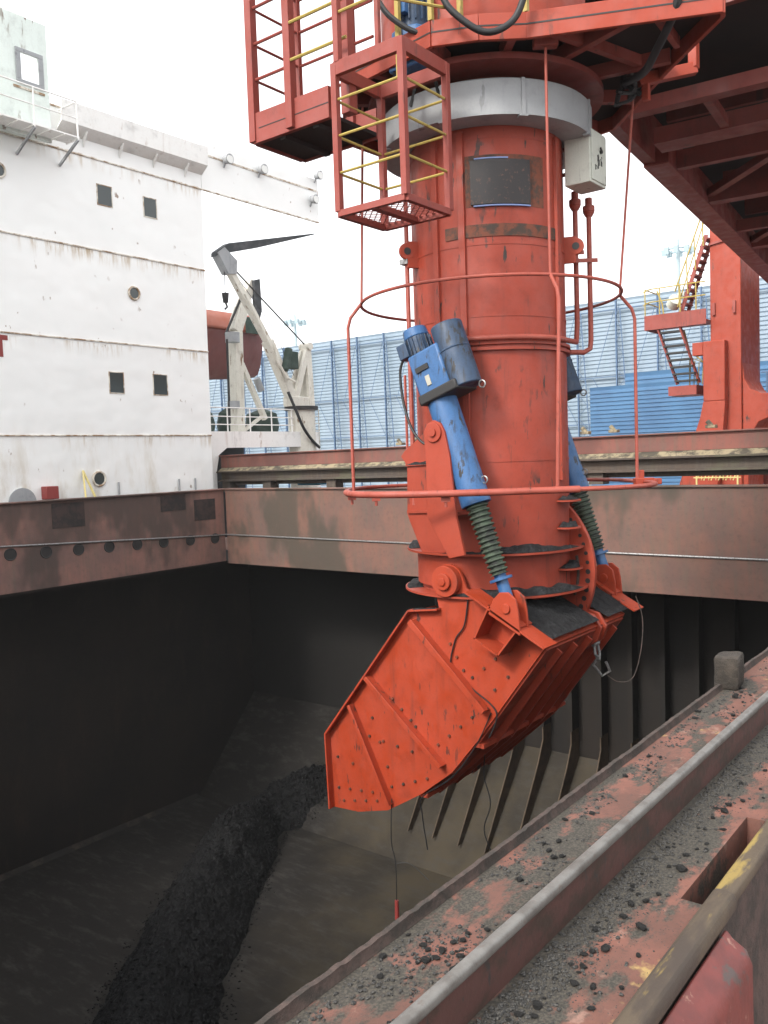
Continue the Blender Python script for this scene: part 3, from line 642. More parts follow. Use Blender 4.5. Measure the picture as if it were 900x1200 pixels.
m.tube([(34.6, 11.7, 4.6), (34.4, 11.1, 2.4)], .03, 6).tube([(34.6, 11.3, 3.6), (34.4, 10.6, 3.0), (34.4, 10.6, 2.4)], .03, 6).tube([(34.3, 11.4, 2.4), (34.3, 11.4, 3.5), (34.3, 10.6, 3.1)], .025, 6)
for k in range(5): m.tube([(34.3, 11.4-k*.16, 2.4), (34.3, 11.35-k*.16, 3.4-k*.07)], .02, 5)
m.build('handrail', M['yellow'], st)
MB().cyl((34.2, 12.0, 5.55), (34.0, 11.8, 5.75), .26, n=14).cyl((34.2, 11.75, 5.9), (34.2, 11.5, 5.9), .14, n=12).build('siren', M['boxwhite'], st)
yl = thing('yellow_ladder_rack', (31, 8.9, -3), 'pale yellow lattice frame seen in the gap under the hatch cover', 'lattice frame')
m = MB()
for k in range(6): m.beam((31, 10.1-k*.25, -1.2), (31.3, 9.9-k*.25, -.5), .03, .03); m.beam((31, 9.9-k*.25, -.6), (31.2, 10.0-k*.25, -1.2), .03, .03)
m.beam((31, 10.2, -.62), (31, 8.6, -.62), .04, .04).beam((31, 10.2, -1.1), (31, 8.6, -1.1), .04, .04).beam((31, 10.1, -3), (31, 10.1, -.5), .05, .05).beam((31, 8.7, -3), (31, 8.7, -.5), .05, .05)
m.build('frame', M['yellow2'], yl)

# ------------------------------------------------------------------ ship unloader: vertical arm with foot
T = V((9.6, 5.7, 0))
def L(): return MB(T)
R = .945
FR = V((-.787, -.615, 0))       # tube side that faces the seaward coaming
RT = V((.614, -.789, 0))
def around(phi, r, z):          # phi in degrees measured from FR towards RT
    a = math.radians(phi); d = FR*math.cos(a) + RT*math.sin(a); return V((d.x*r, d.y*r, z))
def angle(phi):
    p = around(phi, 1, 0); return math.atan2(p.y, p.x)
arm = thing('ship_unloader', T + V((0, 0, -1.7)), 'huge orange red vertical unloader tube ending in a slanted box foot above the coal', 'ship unloader')
L().lathe([(R, -1.75), (R, 4.6)], n=96).build('tube', M['tube'], arm, recalc=True)
L().lathe([(.80, -1.4), (.80, -2.3)], n=40).lathe([(.02, -1.76), (R, -1.75)], n=40).build('screw_casing', M['dark'], arm)
for z, w, d in ((1.6, .012, .006), (-.09, .012, .006), (3.62, .012, .006), (2.42, .012, .006)):
    L().lathe([(R, z-w), (R+d, z-w), (R+d, z+w), (R, z+w)], n=96).build('seam_ring', M['tube'], arm)
L().lathe([(R, 1.20), (R+.05, 1.20), (R+.05, 1.235), (R+.012, 1.24), (R+.012, 1.26), (R+.05, 1.265), (R+.05, 1.30), (R, 1.30)], n=96).build('bolted_flange', M['tube'], arm)
L().lathe([(R+.001, 2.50), (R+.012, 2.50), (R+.012, 2.64), (R+.001, 2.64)], n=60, a0=angle(-38), a1=angle(60) if angle(60) > angle(-38) else angle(60)+2*PI).build('worn_band', M['worn'], arm)
for phi in (-46, -25, 52, 130, 200, 250):
    c = around(phi, R+.02, 0); rd = V((c.x, c.y, 0)).normalized(); tg = V((-rd.y, rd.x, 0))
    for z0, z1 in ((1.31, 3.7), (-.35, 1.19)):
        L().obox((c.x, c.y, (z0+z1)/2), rd*.022, tg*.04, (0, 0, (z1-z0)/2)).build('stringer', M['tube'], arm, bevel=.004)
def curved_plate(m, p0, p1, z0, z1, r0, r1, n=24):
    a0 = angle(p0); a1 = angle(p1)
    if a1 < a0: a1 += 2*PI
    return m.lathe([(r0, z0), (r1, z0), (r1, z1), (r0, z1)], n=n, a0=a0, a1=a1, close=True)
pl = curved_plate(L(), -18, 24, 2.86, 3.36, R+.004, R+.03).build('name_plate', M['plate'], arm)
curved_plate(L(), -15, 8, 3.365, 3.38, R+.004, R+.034).build('trim', M['trim'], pl)
curved_plate(L(), -16, 24, 2.835, 2.85, R+.004, R+.034).build('trim', M['trim'], pl)
curved_plate(L(), -22, 37, 2.84, 3.42, R+.001, R+.003).build('smear', M['worn'], arm)
for phi in (-72, 74):    # lifting lugs
    c = around(phi, R-.01, 2.5); rd = V((c.x, c.y, 0)).normalized()
    m = L(); tg = V((-rd.y, rd.x, 0))
    m.obox(c + rd*.07 + V((0, 0, -.04)), rd*.08, tg*.02, (0, 0, .16)); m.cyl(c + rd*.15 - tg*.021, c + rd*.15 + tg*.021, .10, n=18)
    l = m.build('lifting_lug', M['orange'], arm, bevel=.004)
    L().cyl(c + rd*.15 - tg*.026, c + rd*.15 + tg*.026, .045, n=14).build('eye', M['dark'], l)
# horizontal shelves round the lower tube
for z, r1 in ((-1.18, 1.13), (-1.68, 1.17)):
    L().lathe([(R-.01, z-.012), (r1, z-.012), (r1, z+.012), (R-.01, z+.012)], n=72).build('shelf', M['orange'], arm)
for phi, z, w in ((57, -.60, 12), (56, -.93, 11), (58, -1.43, 13)):
    a0, a1 = phi-w, phi+w
    vs = [around(phi + w*(k/8-1), R-.02, z) for k in range(17)]; n = 17
    out = [around(phi + w*(k/8-1), R + .20*math.sqrt(max(0, 1-(k/8-1)**2)), z) for k in range(17)]
    pts = [(p.x, p.y) for p in vs] + [(p.x, p.y) for p in out[::-1]]
    L().prism(pts, 'z', z-.010, z+.010).build('shelf', M['orange'], arm)
# sector plate with holes, facing the mouth side
def rot2(a, r): return (-.1 - r*math.cos(a), -1.49 + r*math.sin(a))
poly = [(-.70, -.50), (-.86, -.46)] + [rot2(math.radians(a), 1.12) for a in range(50, -31, -5)] + [(-.9, -2.12), (-.60, -2.12)]
sec = L().prism(poly, 'x', .31, .37).build('sector_plate', M['orange'], arm, bevel=.006)
for k in range(11):
    a = math.radians(38 - k*6.4); y, z = rot2(a, 1.03); L().cyl((.305, y, z), (.315, y, z), .032 if k > 5 else .024, n=14).build('bolt_hole', M['dark'], sec)
L().tube([(.308, *rot2(math.radians(a), .90)) for a in range(12, -24, -4)], .020, 6).build('guide_slot', M['lip'], sec)
lk = [(-.48, -2.02), (-.48, -2.15), (-1.10, -2.46), (-1.27, -2.34), (-1.32, -2.18), (-1.22, -2.02), (-.95, -1.95)]
for x0, x1 in ((.24, .29), (.39, .44)): L().prism(lk, 'x', x0, x1).build('link_plate', M['orange'], sec, bevel=.006)
L().cyl((.21, -1.16, -2.17), (.47, -1.16, -2.17), .05, n=14).cyl((.21, -.78, -2.04), (.47, -.78, -2.04), .04, n=14).build('link_pin', M['orange'], sec, bevel=.004)

# brackets and actuators on both flanks
def flank(s):
    lugs = M['orange']
    X = lambda x: s*x
    def P(poly, x0, x1):
        a, b = sorted((X(x0), X(x1))); return L().prism(poly, 'x', a, b)
    front = [(.01, .27), (-.04, .36), (-.13, .40), (-.22, .36), (-.27, .27), (-.33, .0), (-.40, -.7), (-.50, -1.12), (-.29, -1.17), (0, -.69), (-.01, -.11)]
    b = P(front, 1.47, 1.51).build('trunnion_bracket', lugs, arm, bevel=.006)
    back = [(.21, .37), (.66, .06), (.71, 0), (.62, -.11), (.64, -.72), (.42, -1.21), (-.40, -1.18), (-.30, .1), (.0, .3)]
    P(back, .98, 1.02).build('gusset', lugs, b, bevel=.006)
    m = L()
    for y, z in ((.0, -.68), (.0, -.10)):
        x0, x1 = sorted((X(1.02), X(1.46))); m.box(x0, x1, y-.32, y, z-.012, z+.012); m.prism([(0, z), (.62, z-.02), (.62, z+.02), (0, z+.02)], 'x', *sorted((X(1.02), X(1.05))))
    m.build('stiffener', lugs, b)
    L().cyl((X(1.44), -.13, .26), (X(1.535), -.13, .26), .11, n=20).cyl((X(1.53), -.13, .26), (X(1.56), -.13, .26), .05, n=12).build('trunnion_pin', lugs, b, bevel=.004)
    # actuator axis: pin at the foot lug -> trunnion
    xa = X(1.30); p0 = V((xa, -.95, -1.72)); d = V((0, .335, .942)).normalized(); e = V((0, -.942, .335)).normalized()   # e: towards the mouth of the hinge
    ex = V((1, 0, 0))
    A = lambda t, k=0, q=0: p0 + d*t + e*k + ex*(s*q)
    ac = L().cyl(A(1.22), A(2.55), .175, n=28).build('linear_actuator', M['blue'], arm, bevel=.008)
    L().cyl(A(.12), A(.40), .07, n=16).cyl(A(.33), A(.36), .13, n=20).build('rod', M['blue'], ac)
    path = []
    prof = []
    m = L(); n = 15
    ring = []
    for k in range(n*4+1):
        t = .40 + .86*k/(n*4); ring.append((t, (.135, .105, .105, .135)[k % 4] - .025*(1-k/(n*4))))
    m.tube([A(t) for t, r in ring], .1, 18, rs=[r for t, r in ring])
    m.build('bellows', M['bellows'], ac, smooth=25)
    g = L().obox(A(2.79, .06), d*.29, e*.22, ex*.19).build('gearbox', M['blue'], ac, bevel=.03)
    L().obox(A(2.54, .10), d*.06, e*.27, ex*.215).build('soot_lid', M['dark'], g, bevel=.02)
    L().obox(A(2.88, .0, .195), d*.03, e*.09, ex*.012).build('type_plate', M['dark'], g)
    L().obox(A(2.72, .03, .194), d*.06, e*.03, ex*.008).build('sticker', M['label'], g, bevel=.004)
    L().cyl(A(2.50, .36), A(3.26, .36), .185, n=28).cyl(A(2.93, .36), A(2.96, .36), .192, n=28).build('spring_drum', M['darkblue'], ac, bevel=.02)
    mo = L().cyl(A(3.0, -.06), A(3.33, -.06), .145, n=24)
    for k in range(18):
        a = 2*PI*k/18; o = e*math.cos(a) + ex*math.sin(a); mo.obox(A(3.17, -.06) + o*.15, d*.12, o*.018, o.cross(d)*.006)
    mo = mo.cyl(A(3.04, -.06), A(3.08, -.06), .17, n=24).build('motor', M['darkblue'], ac, bevel=.006)
    L().cyl(A(3.29, -.06), A(3.41, -.06), .155, .14, 24).build('fan_cowl', M['blue'], mo, bevel=.015)
    L().obox(A(3.18, -.2, .1), d*.09, e*.07, ex*.07).build('terminal_box', M['darkblue'], mo, bevel=.012)
    for t_, k_ in ((2.45, .56), (1.45, .2)):
        c = A(t_, k_); L().tube([c + e*.04*math.cos(q*PI/6) + d*.04*math.sin(q*PI/6) for q in range(12)], .009, 5, True).build('lifting_eye', M['steel'], ac)
    h = [A(3.12, -.26, .1), A(3.0, -.36, .1), A(2.7, -.44, .1), A(2.35, -.44, .12), A(2.1, -.34, .12), A(2.05, -.17, .1)]
    L().tube(smooth_path(h, 6), .016, 8).build('power_cable', M['rubber'], ac)
flank(-1); flank(1)

# foot: box chute hinged on both sides of the tube
W = 1.1
FP = [(.12, -1.24), (.15, -1.83), (.55, -1.89), (2.0, -3.67), (1.97, -4.69), (1.54, -4.665), (1.04, -4.53), (.50, -4.20), (.03, -3.83), (-.35, -3.37), (-1.27, -2.14), (-.25, -1.57), (-.19, -1.38)]
hinge = [(.20*math.cos(math.radians(a)), -1.49 + .20*math.sin(math.radians(a))) for a in range(20, 165, 20)]
FP = [(.20, -1.62)] + hinge + [(-.25, -1.57)] + [(-1.27, -2.14), (-.35, -3.37), (.03, -3.83), (.50, -4.20), (1.04, -4.53), (1.54, -4.665), (1.97, -4.69), (2.0, -3.67), (.55, -1.89), (.15, -1.83)]
foot = L().prism(FP, 'x', -W, -W+.03).build('foot_chute', M['foot'], arm)
L().prism(FP, 'x', W-.03, W).build('side_plate', M['foot'], foot)
def strip(m, pts, x0, x1, t):   # plate following a profile in the y-z plane
    for a, b in zip(pts[:-1], pts[1:]):
        a = V((0, *a)); b = V((0, *b)); d = (b-a).normalized(); nrm = V((0, -d.z, d.y))
        c = (a+b)/2; m.obox((((x0+x1)/2), c.y, c.z), ((x1-x0)/2, 0, 0), d*((b-a).length/2), nrm*t/2)
    return m
strip(L(), [(.55, -1.92), (1.985, -3.68)], -W+.03, W-.03, .03).build('cover_plate', M['foot'], foot)
strip(L(), [(-.24, -1.60), (-1.265, -2.165)], -W+.031, W-.031, .03).build('top_plate', M['foot'], foot)
strip(L(), [(-1.25, -2.19), (-.34, -3.40), (.04, -3.84), (.50, -4.18), (1.04, -4.50), (1.95, -4.67)], -W+.031, W-.031, .025).build('bottom_plate', M['orange'], foot)
m = L()
for q in ((-.34, -3.40), (.50, -4.18)): m.box(-W+.03, W-.03, q[0]-.07, q[0]+.05, q[1]-.07, q[1]-.02)
for xx in (-.75, -.35, .05, .45, .8): strip(m, [(-1.24, -2.25), (-.34, -3.48), (.50, -4.25)], xx-.015, xx+.015, .12)
m.build('bottom_stiffener', M['orange'], foot)
# rim flanges round the mouth half, standing proud of both side plates
for s in (-1, 1):
    x0, x1 = sorted((s*W, s*(W+.10)))
    strip(L(), [(.12, -1.835), (.55, -1.885), (2.0, -3.67), (1.97, -4.69)], x0, x1, .022).build('rim_flange', M['foot'], foot)
    for a, b, w, h in (((.50, -2.0), (-.52, -2.97), .08, .15), ((1.25, -2.80), (.12, -3.75), .06, .13), ((1.56, -3.21), (.95, -4.42), .05, .11)):
        xa = s*(W+h/2); L().beam((xa, *a), (xa, *b), h, w*.35, (0, b[1]-a[1], -(b[0]-a[0]))).beam((s*(W+h), *a), (s*(W+h), *b), .012, w, (0, b[1]-a[1], -(b[0]-a[0]))).build('rib', M['foot'], foot, bevel=.004)
    L().cyl((s*(W-.02), 0, -1.49), (s*(W+.10), 0, -1.49), .185, n=28).cyl((s*(W+.10), 0, -1.49), (s*(W+.14), 0, -1.49), .10, n=20).cyl((s*(W+.14), 0, -1.49), (s*(W+.16), 0, -1.49), .05, n=6).build('hinge_hub', M['foot'], foot, bevel=.006)
    # rivets
    def bolts(a, b, n, off=0):
        for k in range(n):
            y = a[0]+(b[0]-a[0])*k/(n-1); z = a[1]+(b[1]-a[1])*k/(n-1)
            L().cyl((s*W, y, z), (s*(W+.022), y, z), .02, .017, 6).build('rivet', M['worn'], foot)
    bolts((1.86, -4.40), (1.28, -4.34), 4); bolts((1.86, -3.98), (1.60, -4.02), 2); bolts((1.78, -4.56), (1.02, -4.40), 5); bolts((.96, -4.2), (.40, -3.98), 4)
    bolts((1.30, -3.60), (.62, -3.68), 4); bolts((.9, -3.05), (.62, -3.28), 3); bolts((.22, -3.52), (-.28, -3.10), 4); bolts((-.30, -2.62), (-.62, -2.36), 3); bolts((.0, -2.25), (-.18, -2.55), 3); bolts((-.42, -2.9), (-.78, -2.55), 3)
    bolts((1.24, -3.35), (1.02, -3.95), 3); bolts((.55, -3.35), (.38, -3.62), 2)
    # box bracket that carries the actuator lug
    q = [(-.52, -2.08), (-.73, -1.68), (-1.09, -1.90), (-.82, -2.24)]
    m = L()
    for i in range(4):
        a = V((0, *q[i])); b = V((0, *q[(i+1) % 4])); d = (b-a).normalized(); nrm = V((0, -d.z, d.y)); c = (a+b)/2
        m.obox((s*(W+.15), c.y, c.z), (.15, 0, 0), d*((b-a).length/2+.008), nrm*.010)
    bk = m.build('lug_box', M['foot'], foot)
    lug = [(-.72, -1.78), (-.78, -1.62), (-.87, -1.53), (-.98, -1.52), (-1.07, -1.59), (-1.10, -1.73), (-1.12, -1.99), (-1.04, -1.95)]
    for x0, x1 in ((.09, .12), (.28, .31)):
        a, b = sorted((s*(W+x0), s*(W+x1))); L().prism(lug, 'x', a, b).build('lug', M['foot'], bk, bevel=.006)
    L().cyl((s*(W+.06), -.95, -1.70), (s*(W+.335), -.95, -1.70), .055, n=18).build('pin', M['foot'], bk, bevel=.004)
    a, b = sorted((s*W, s*(W+.31))); strip(L(), [(-.42, -1.56), (-1.40, -2.10)], a, b, .02).build('side_ledge', M['foot'], foot)
# skirt plate hanging between hinge and mouth (left flank)
L().lathe([(1.0, -1.60), (1.0, -1.20)], n=30, a0=math.radians(95), a1=math.radians(215)).build('skirt', M['orange'], arm)

# coal left lying on ledges
def coal_sheet(m, fn, nu, nv, h):
    vs = []; fs = []
    for i in range(nu+1):
        for j in range(nv+1):
            u = i/nu; v = j/nv; p = V(fn(u, v)); e_ = min(1, 5*min(u, 1-u)+.0)*min(1, 5*min(v, 1-v))
            k = noise.fractal(p*3.2 + V((5, 1, 3)), 1, 2, 4); p.z += max(-.004, e_*h*(.75+.9*k)+.004); vs.append(p)
    for i in range(nu):
        for j in range(nv): a = i*(nv+1)+j; fs.append((a, a+1, a+nv+2, a+nv+1))
    return m.add(vs, fs)
m = L()
coal_sheet(m, lambda u, v: (-1.30 + u*1.52, -.34-.97*v, -1.585-.49*v), 26, 20, .045)
coal_sheet(m, lambda u, v: (.46 + u*.86, -.34-.97*v, -1.585-.49*v), 26, 20, .045)
for z, r1 in ((-1.168, 1.12), (-1.668, 1.16)):
    coal_sheet(m, lambda u, v: around(-42+(102)*u, .95+(r1-.955)*v, z), 60, 6, .075)
coal_sheet(m, lambda u, v: around(-120+40*u, .95+.20*v, -1.668), 20, 6, .04)
coal_sheet(m, lambda u, v: around(-120+40*u, .95+.17*v, -1.168), 20, 6, .07)
for phi, z, w in ((57, -.59, 11), (56, -.92, 10), (58, -1.42, 12)):
    coal_sheet(m, lambda u, v: around(phi+w*(2*u-1), .95+.16*v*math.sqrt(max(0, 1-(2*u-1)**2)), z), 16, 5, .075)
coal_sheet(m, lambda u, v: (-1.48 + .44*u, .30-.35*v, -.105), 8, 8, .06)
coal_sheet(m, lambda u, v: (-1.20 + .10*u, .14+.40*v, -1.83-.05*v), 4, 12, .02)
tag(m.build('coal_dust', M['coal'], smooth=50, recalc=False), 'coal dust and crumbs left lying on the ledges of the orange unloader', 'coal dust', kind='stuff')

# shackle and wire loop under the link plate
shk = thing('shackle', T + V((.34, -1.24, -2.6)), 'grey shackle with a loop of wire hanging under the orange foot link', 'shackle')
m = L(); m.tube([(.29, -1.20, -2.40), (.28, -1.22, -2.52), (.34, -1.24, -2.60), (.40, -1.22, -2.52), (.39, -1.20, -2.40)], .02, 8).tube([(.34, -1.24, -2.55), (.30, -1.18, -2.66), (.36, -1.27, -2.80), (.41, -1.35, -2.74), (.38, -1.31, -2.62)], .018, 8).cyl((.26, -1.20, -2.40), (.42, -1.20, -2.40), .025, n=10); m.build('bow', M['steel'], shk)
m = L(); m.tube(smooth_path([(.38, -1.29, -2.76), (.48, -1.42, -2.88), (.62, -1.56, -2.84), (.8, -1.6, -2.5), (.98, -1.55, -2.15), (1.1, -1.42, -1.9)], 8), .0065, 6); m.build('wire', M['lip'], shk)
# chain with a red tag hanging below the foot
chn = thing('hanging_chain', T + V((-1.0, .85, -6.2)), 'thin dark chain with a red handle hanging below the lip of the orange foot', 'chain')
m = L(); m.tube(smooth_path([(-1.13, .95, -4.35), (-1.13, .98, -4.9), (-1.12, .93, -5.2), (-1.1, .95, -5.7)], 6), .007, 6).tube(smooth_path([(-1.12, .93, -5.2), (-1.05, .75, -5.18), (-1.0, .5, -5.35)], 6), .006, 6); m.build('chain', M['dark'], chn)
L().cyl((-1.1, .95, -5.7), (-1.1, .95, -5.95), .025, .03, 10).build('handle', M['letter'], chn)
for P, lb_ in (([(-1.12, -.55, -3.0), (-1.13, -.34, -3.42), (-1.12, .02, -3.88), (-1.12, .47, -4.22), (-1.10, .50, -4.45), (-1.09, .44, -4.9)], 'black cable following the lower edge of the orange foot'),
                ([(-.7, -.2, -3.62), (-.7, -.17, -3.95), (-.68, -.24, -4.3), (-.7, -.15, -4.65), (-.66, -.26, -5.0), (-.68, -.24, -5.1)], 'black cable dangling free below the orange foot')):
    tag(L().tube(smooth_path(P, 6), .008, 6).build('dangling_cable', M['rubber']), lb_, 'cable')
tag(L().tube(smooth_path([(-1.12, -.28, -1.66), (-1.125, -.22, -2.0), (-1.12, -.08, -2.2), (-1.125, -.02, -2.55), (-1.12, -.3, -2.75), (-1.12, -.62, -2.98), (-1.125, -.52, -3.3)], 8), .010, 6).build('sensor_cable', M['rubber']), 'thin dark cable snaking down the side plate of the orange foot', 'cable')

# ------------------------------------------------------------------ guard hoop
gh = thing('guard_hoop', T + V((0, 0, -.42)), 'thin red pipe guard cage ringing the unloader tube, hung on three rods', 'guard ring')
circ = lambda r, z, n=72: [(r*math.cos(2*PI*k/n), r*math.sin(2*PI*k/n), z) for k in range(n)]
L().tube(circ(1.62, 1.92), .020, 8, True).build('hoop', M['pipe'], gh)
low = []
for k in range(96):
    ph = 360*k/96-180; a = math.radians(ph)
    f_ = 1/max(abs(math.cos(a))/1.62, abs(math.sin(a))/1.93) if 0 else 1/((abs(math.cos(a))/1.66)**3.2 + (abs(math.sin(a))/1.88)**3.2)**(1/3.2)
    low.append(around(ph, f_, -.42))
L().tube(low, .026, 8, True).build('lower_hoop', M['pipe'], gh)
L().tube([around(ph, 1/((abs(math.cos(math.radians(ph)))/1.66)**3.2 + (abs(math.sin(math.radians(ph)))/1.88)**3.2)**(1/3.2), -.42) for ph in range(-80, 26, 4)], .040, 10).build('bumper_pipe', M['pipe'], gh)
for ph in (-84, 17, 85, 180):
    a = around(ph, 1.62, 1.92); b = around(ph, 1.80, 1.70)
    L().tube([a, a.lerp(b, .8), b + V((0, 0, -.08)), around(ph, 1.80 if ph not in (17, 180) else 1.68, -.44)], .021, 8).build('upright', M['pipe'], gh)
    L().tube([a, {-84: around(-84, 1.52, 4.3), 85: V((.75, -1.64, 4.4))}.get(ph, around(ph, 1.62, 4.4))], .016, 8).build('hanger_rod', M['pipe'], gh)
c = around(86, 1.89, -.42); tg = RT
L().obox(c, FR*.07, RT*.12, (0, 0, .05)).obox(c + V((0, 0, .09)) - RT*.05, FR*.03, RT*.05, (0, 0, .06)).obox(c + RT*.16 + FR*.02, FR*.05, RT*.05, (0, 0, .04)).build('end_clamp', M['orange'], gh, bevel=.012)
for ph in (-78, -60, -25):
    c = around(ph, 1.74 if ph > -70 else 1.85, -.48); L().obox(c, FR*.025, RT*.05, (0, 0, .035)).cyl(c, c + V((0, 0, -.09)), .018, n=8).build('pipe_clip', M['pipe'], gh)
c = around(17, 1.62, 4.36); L().obox(c, FR*.06, RT*.13, (0, 0, .05)).build('hanger_bracket', M['red'], gh, bevel=.01)
# conduits down the tube
cd = thing('conduit_pipe', T + V((-.9, .6, -.2)), 'thin red conduit pipe running down beside the left edge of the tube', 'pipe')
L().tube([(-.82, .66, 3.2), (-.86, .64, 2.0), (-.97, .56, .2), (-1.0, .54, -.6)], .028, 8).build('pipe', M['pipe'], cd)
L().tube([(-.92, .68, 1.0), (-1.0, .62, .0)], .018, 6).build('thin_pipe', M['pipe'], cd)
L().cyl((-.845, .65, 2.38), (-.84, .652, 2.6), .05, n=10).obox((-.84, .65, 2.38), (.08, 0, 0), (0, .06, 0), (0, 0, .03)).build('clamp', M['steel'], cd)
for x, y, zt, zb, lb_, nm in ((.80, -.82, 3.12, 1.30, 'left of two red pipes dropping from the cream control box', 0), (.92, -.95, 3.04, 1.26, 'right of two red pipes dropping from the cream control box', 1)):
    p = thing('drop_pipe', T + V((x, y, zb)), lb_, 'pipe', 'drop pipes under the control box')
    if nm == 0:
        path = [(x, y, zt), (x, y, 1.62), (x-.02, y-.0, 1.48), (x-.08, y-.02, 1.38)]
        path += [around(ph, 1.02, 1.335) for ph in range(48, -27, -6)]
    else:
        path = [(x, y, zt), (x, y, 1.42), (x-.03, y+.0, 1.30), (x-.12, y+.05, 1.25), (x-.32, y+.15, 1.25)]
    L().tube(path, .033, 10).build('pipe', M['pipe'], p)
    L().cyl((x, y, zt-.02), (x, y, zt+.06), .075, n=14).cyl((x, y, zt-.08), (x, y, zt-.02), .04, .075, 14).cyl((x, y, zt+.06), (x, y, zt+.16), .045, n=12).build('gland', M['pipe'], p, bevel=.01)
    m = L(); z = 2.52 - .1*nm; m.beam((x-.28, y+.12, z-.03), (x+.06, y-.08, z+.0), .02, .05); m.build('clip_bar', M['pipe'], p)
# cream control box
cbx = thing('control_box', T + V((.62, -1.02, 3.2)), 'cream sheet metal control box with scuffed door on the tube below the grey collar', 'control box')
hx, hy = .20, .20
L().box(.25, .70, -1.285, -.95, 3.19, 3.82).build('case', M['boxwhite'], cbx, bevel=.012)
L().box(.27, .68, -1.301, -1.287, 3.22, 3.79).build('door', M['boxwhite'], cbx, bevel=.006)
L().cyl((.50, -1.303, 3.58), (.50, -1.33, 3.58), .022, n=10).beam((.50, -1.325, 3.58), (.46, -1.325, 3.62), .015, .02).build('lock', M['dark'], cbx)
m = L(); rr = random.Random(2)
for k in range(9):
    x_ = .34 + rr.random()*.2; z_ = 3.40 + rr.random()*.14; m.tube([(x_, -1.3025, z_), (x_+.012, -1.3025, z_-.02), (x_+.006, -1.3025, z_-.02-rr.random()*.09)], .005+.004*rr.random(), 5)
m.build('scuff', M['dark'], cbx)
for z in (3.4, 3.7): L().beam((.45, -.80, z), (.45, -.96, z), .06, .03).build('bracket', M['orange'], cbx)
# grey collar
cl = thing('duct_collar', T + V((0, 0, 3.75)), 'grey sheet metal collar wrapped round the tube under the red platform', 'collar')
L().lathe([(R+.005, 3.74), (1.16, 3.72), (1.30, 3.73), (1.305, 4.11), (1.29, 4.125), (1.15, 4.125)], n=72).build('band', M['galv'], cl)
for ph in (-28, 12, 62, 100, -75, 160, 220):
    c = around(ph, 1.31, 3.92); rd = V((c.x, c.y, 0)).normalized(); tg = V((-rd.y, rd.x, 0))
    L().obox(c, rd*.012, tg*.02, (0, 0, .20)).obox(c + V((0, 0, -.20)) - rd*.03, rd*.04, tg*.05, (0, 0, .012)).build('joint_strap', M['galv'], cl)
# slewing platform above
sp = thing('slewing_platform', T + V((0, 0, 4.3)), 'red polygonal slewing platform with dark underside round the top of the tube', 'platform')
PP = [(-1.72, -.40), (-1.50, -.85), (-1.2, -1.25), (-.36, -3.0), (-.26, -2.97), (.6, -2.1), (1.9, -.9), (2.2, .8), (1.6, 2.0), (-.2, 2.1), (-1.5, 1.0)]
m = L(); n = len(PP)
for i in range(n):
    a = PP[i]; b = PP[(i+1) % n]; m.beam((*a, 4.46), (*b, 4.46), .05, .27)
m.build('rim', M['orange'], sp, bevel=.006)
m = L()
for i in range(n):
    a = V((*PP[i], 4.47)); b = V((*PP[(i+1) % n], 4.47)); o = V((b.y-a.y, a.x-b.x, 0)).normalized()*.026
    if (a+o).length < a.length: o = -o
    m.beam(a+o, b+o, .006, .016)
m.build('rim_joint', M['dark'], sp)
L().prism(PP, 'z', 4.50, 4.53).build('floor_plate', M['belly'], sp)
def inside_reach(a):
    best = 9
    for i in range(n):
        p = V(PP[i]); q = V(PP[(i+1) % n]); d = V((math.cos(a), math.sin(a))); e_ = q-p; den = d.x*e_.y - d.y*e_.x
        if abs(den) < 1e-9: continue
        t_ = (p.x*e_.y - p.y*e_.x)/den; u_ = (p.x*d.y - p.y*d.x)/den
        if t_ > 0 and -.001 <= u_ <= 1.001: best = min(best, t_)
    return best
for k in range(12):
    a = 2*PI*k/12+.2; r1 = inside_reach(a) - .06
    if r1 > 1.35: L().beam((1.2*math.cos(a), 1.2*math.sin(a), 4.42), (r1*math.cos(a), r1*math.sin(a), 4.42), .09, .15).build('floor_beam', M['red'], sp)
L().beam((-1.0, -1.45, 4.43), (.5, -1.9, 4.43), .08, .12).beam((-.55, -2.4, 4.43), (.2, -2.35, 4.43), .06, .12).build('floor_beam', M['red'], sp)
L().lathe([(1.0, 4.26), (1.45, 4.26), (1.45, 4.33), (1.0, 4.33)], n=60, close=True).build('slew_ring', M['steelred'], sp)
L().lathe([(1.25, 4.54), (1.25, 6.5)], n=48).build('drum', M['orange'], sp)
for a in (PP[0], PP[2], PP[3], (-1.49, -.62)): L().beam((*a, 4.6), (*a, 5.7), .05, .05).build('post', M['yellow'], sp)
L().tube([(*PP[0], 5.25), (*PP[2], 5.25), (*PP[3], 5.25)], .022, 8).build('handrail', M['red'], sp)
L().box(-.2, 1.2, -3.9, -2.9, 4.0, 4.06).box(-.15, -.05, -3.85, -3.75, 4.06, 4.6).box(-.2, 1.2, -3.9, -3.84, 4.06, 4.16).box(1.1, 1.2, -3.85, -3.75, 4.06, 4.6).build('step_frame', M['orange'], sp, bevel=.006) if 0 else None
m = L()
m.beam((.62, -1.74, 4.33), (1.06, -2.27, 4.46), .10, .13).beam((1.05, -2.25, 4.46), (1.05, -2.25, 4.98), .10, .12).beam((.56, -1.63, 4.56), (1.02, -2.19, 4.73), .06, .07).beam((.68, -1.81, 4.1), (.68, -1.81, 4.4), .08, .08).beam((.85, -2.0, 4.5), (.85, -2.0, 5.0), .06, .06)
m.build('step_bracket', M['orange'], sp, bevel=.006)
m = L(); rr = random.Random(4)
for k in range(6):
    q = [V((.5 + rr.uniform(-.15, .25), -1.55 + rr.uniform(-.25, .1), 4.15 + rr.uniform(-.1, .35))) for _ in range(4)]; m.tube(smooth_path(q, 5), .022, 6)
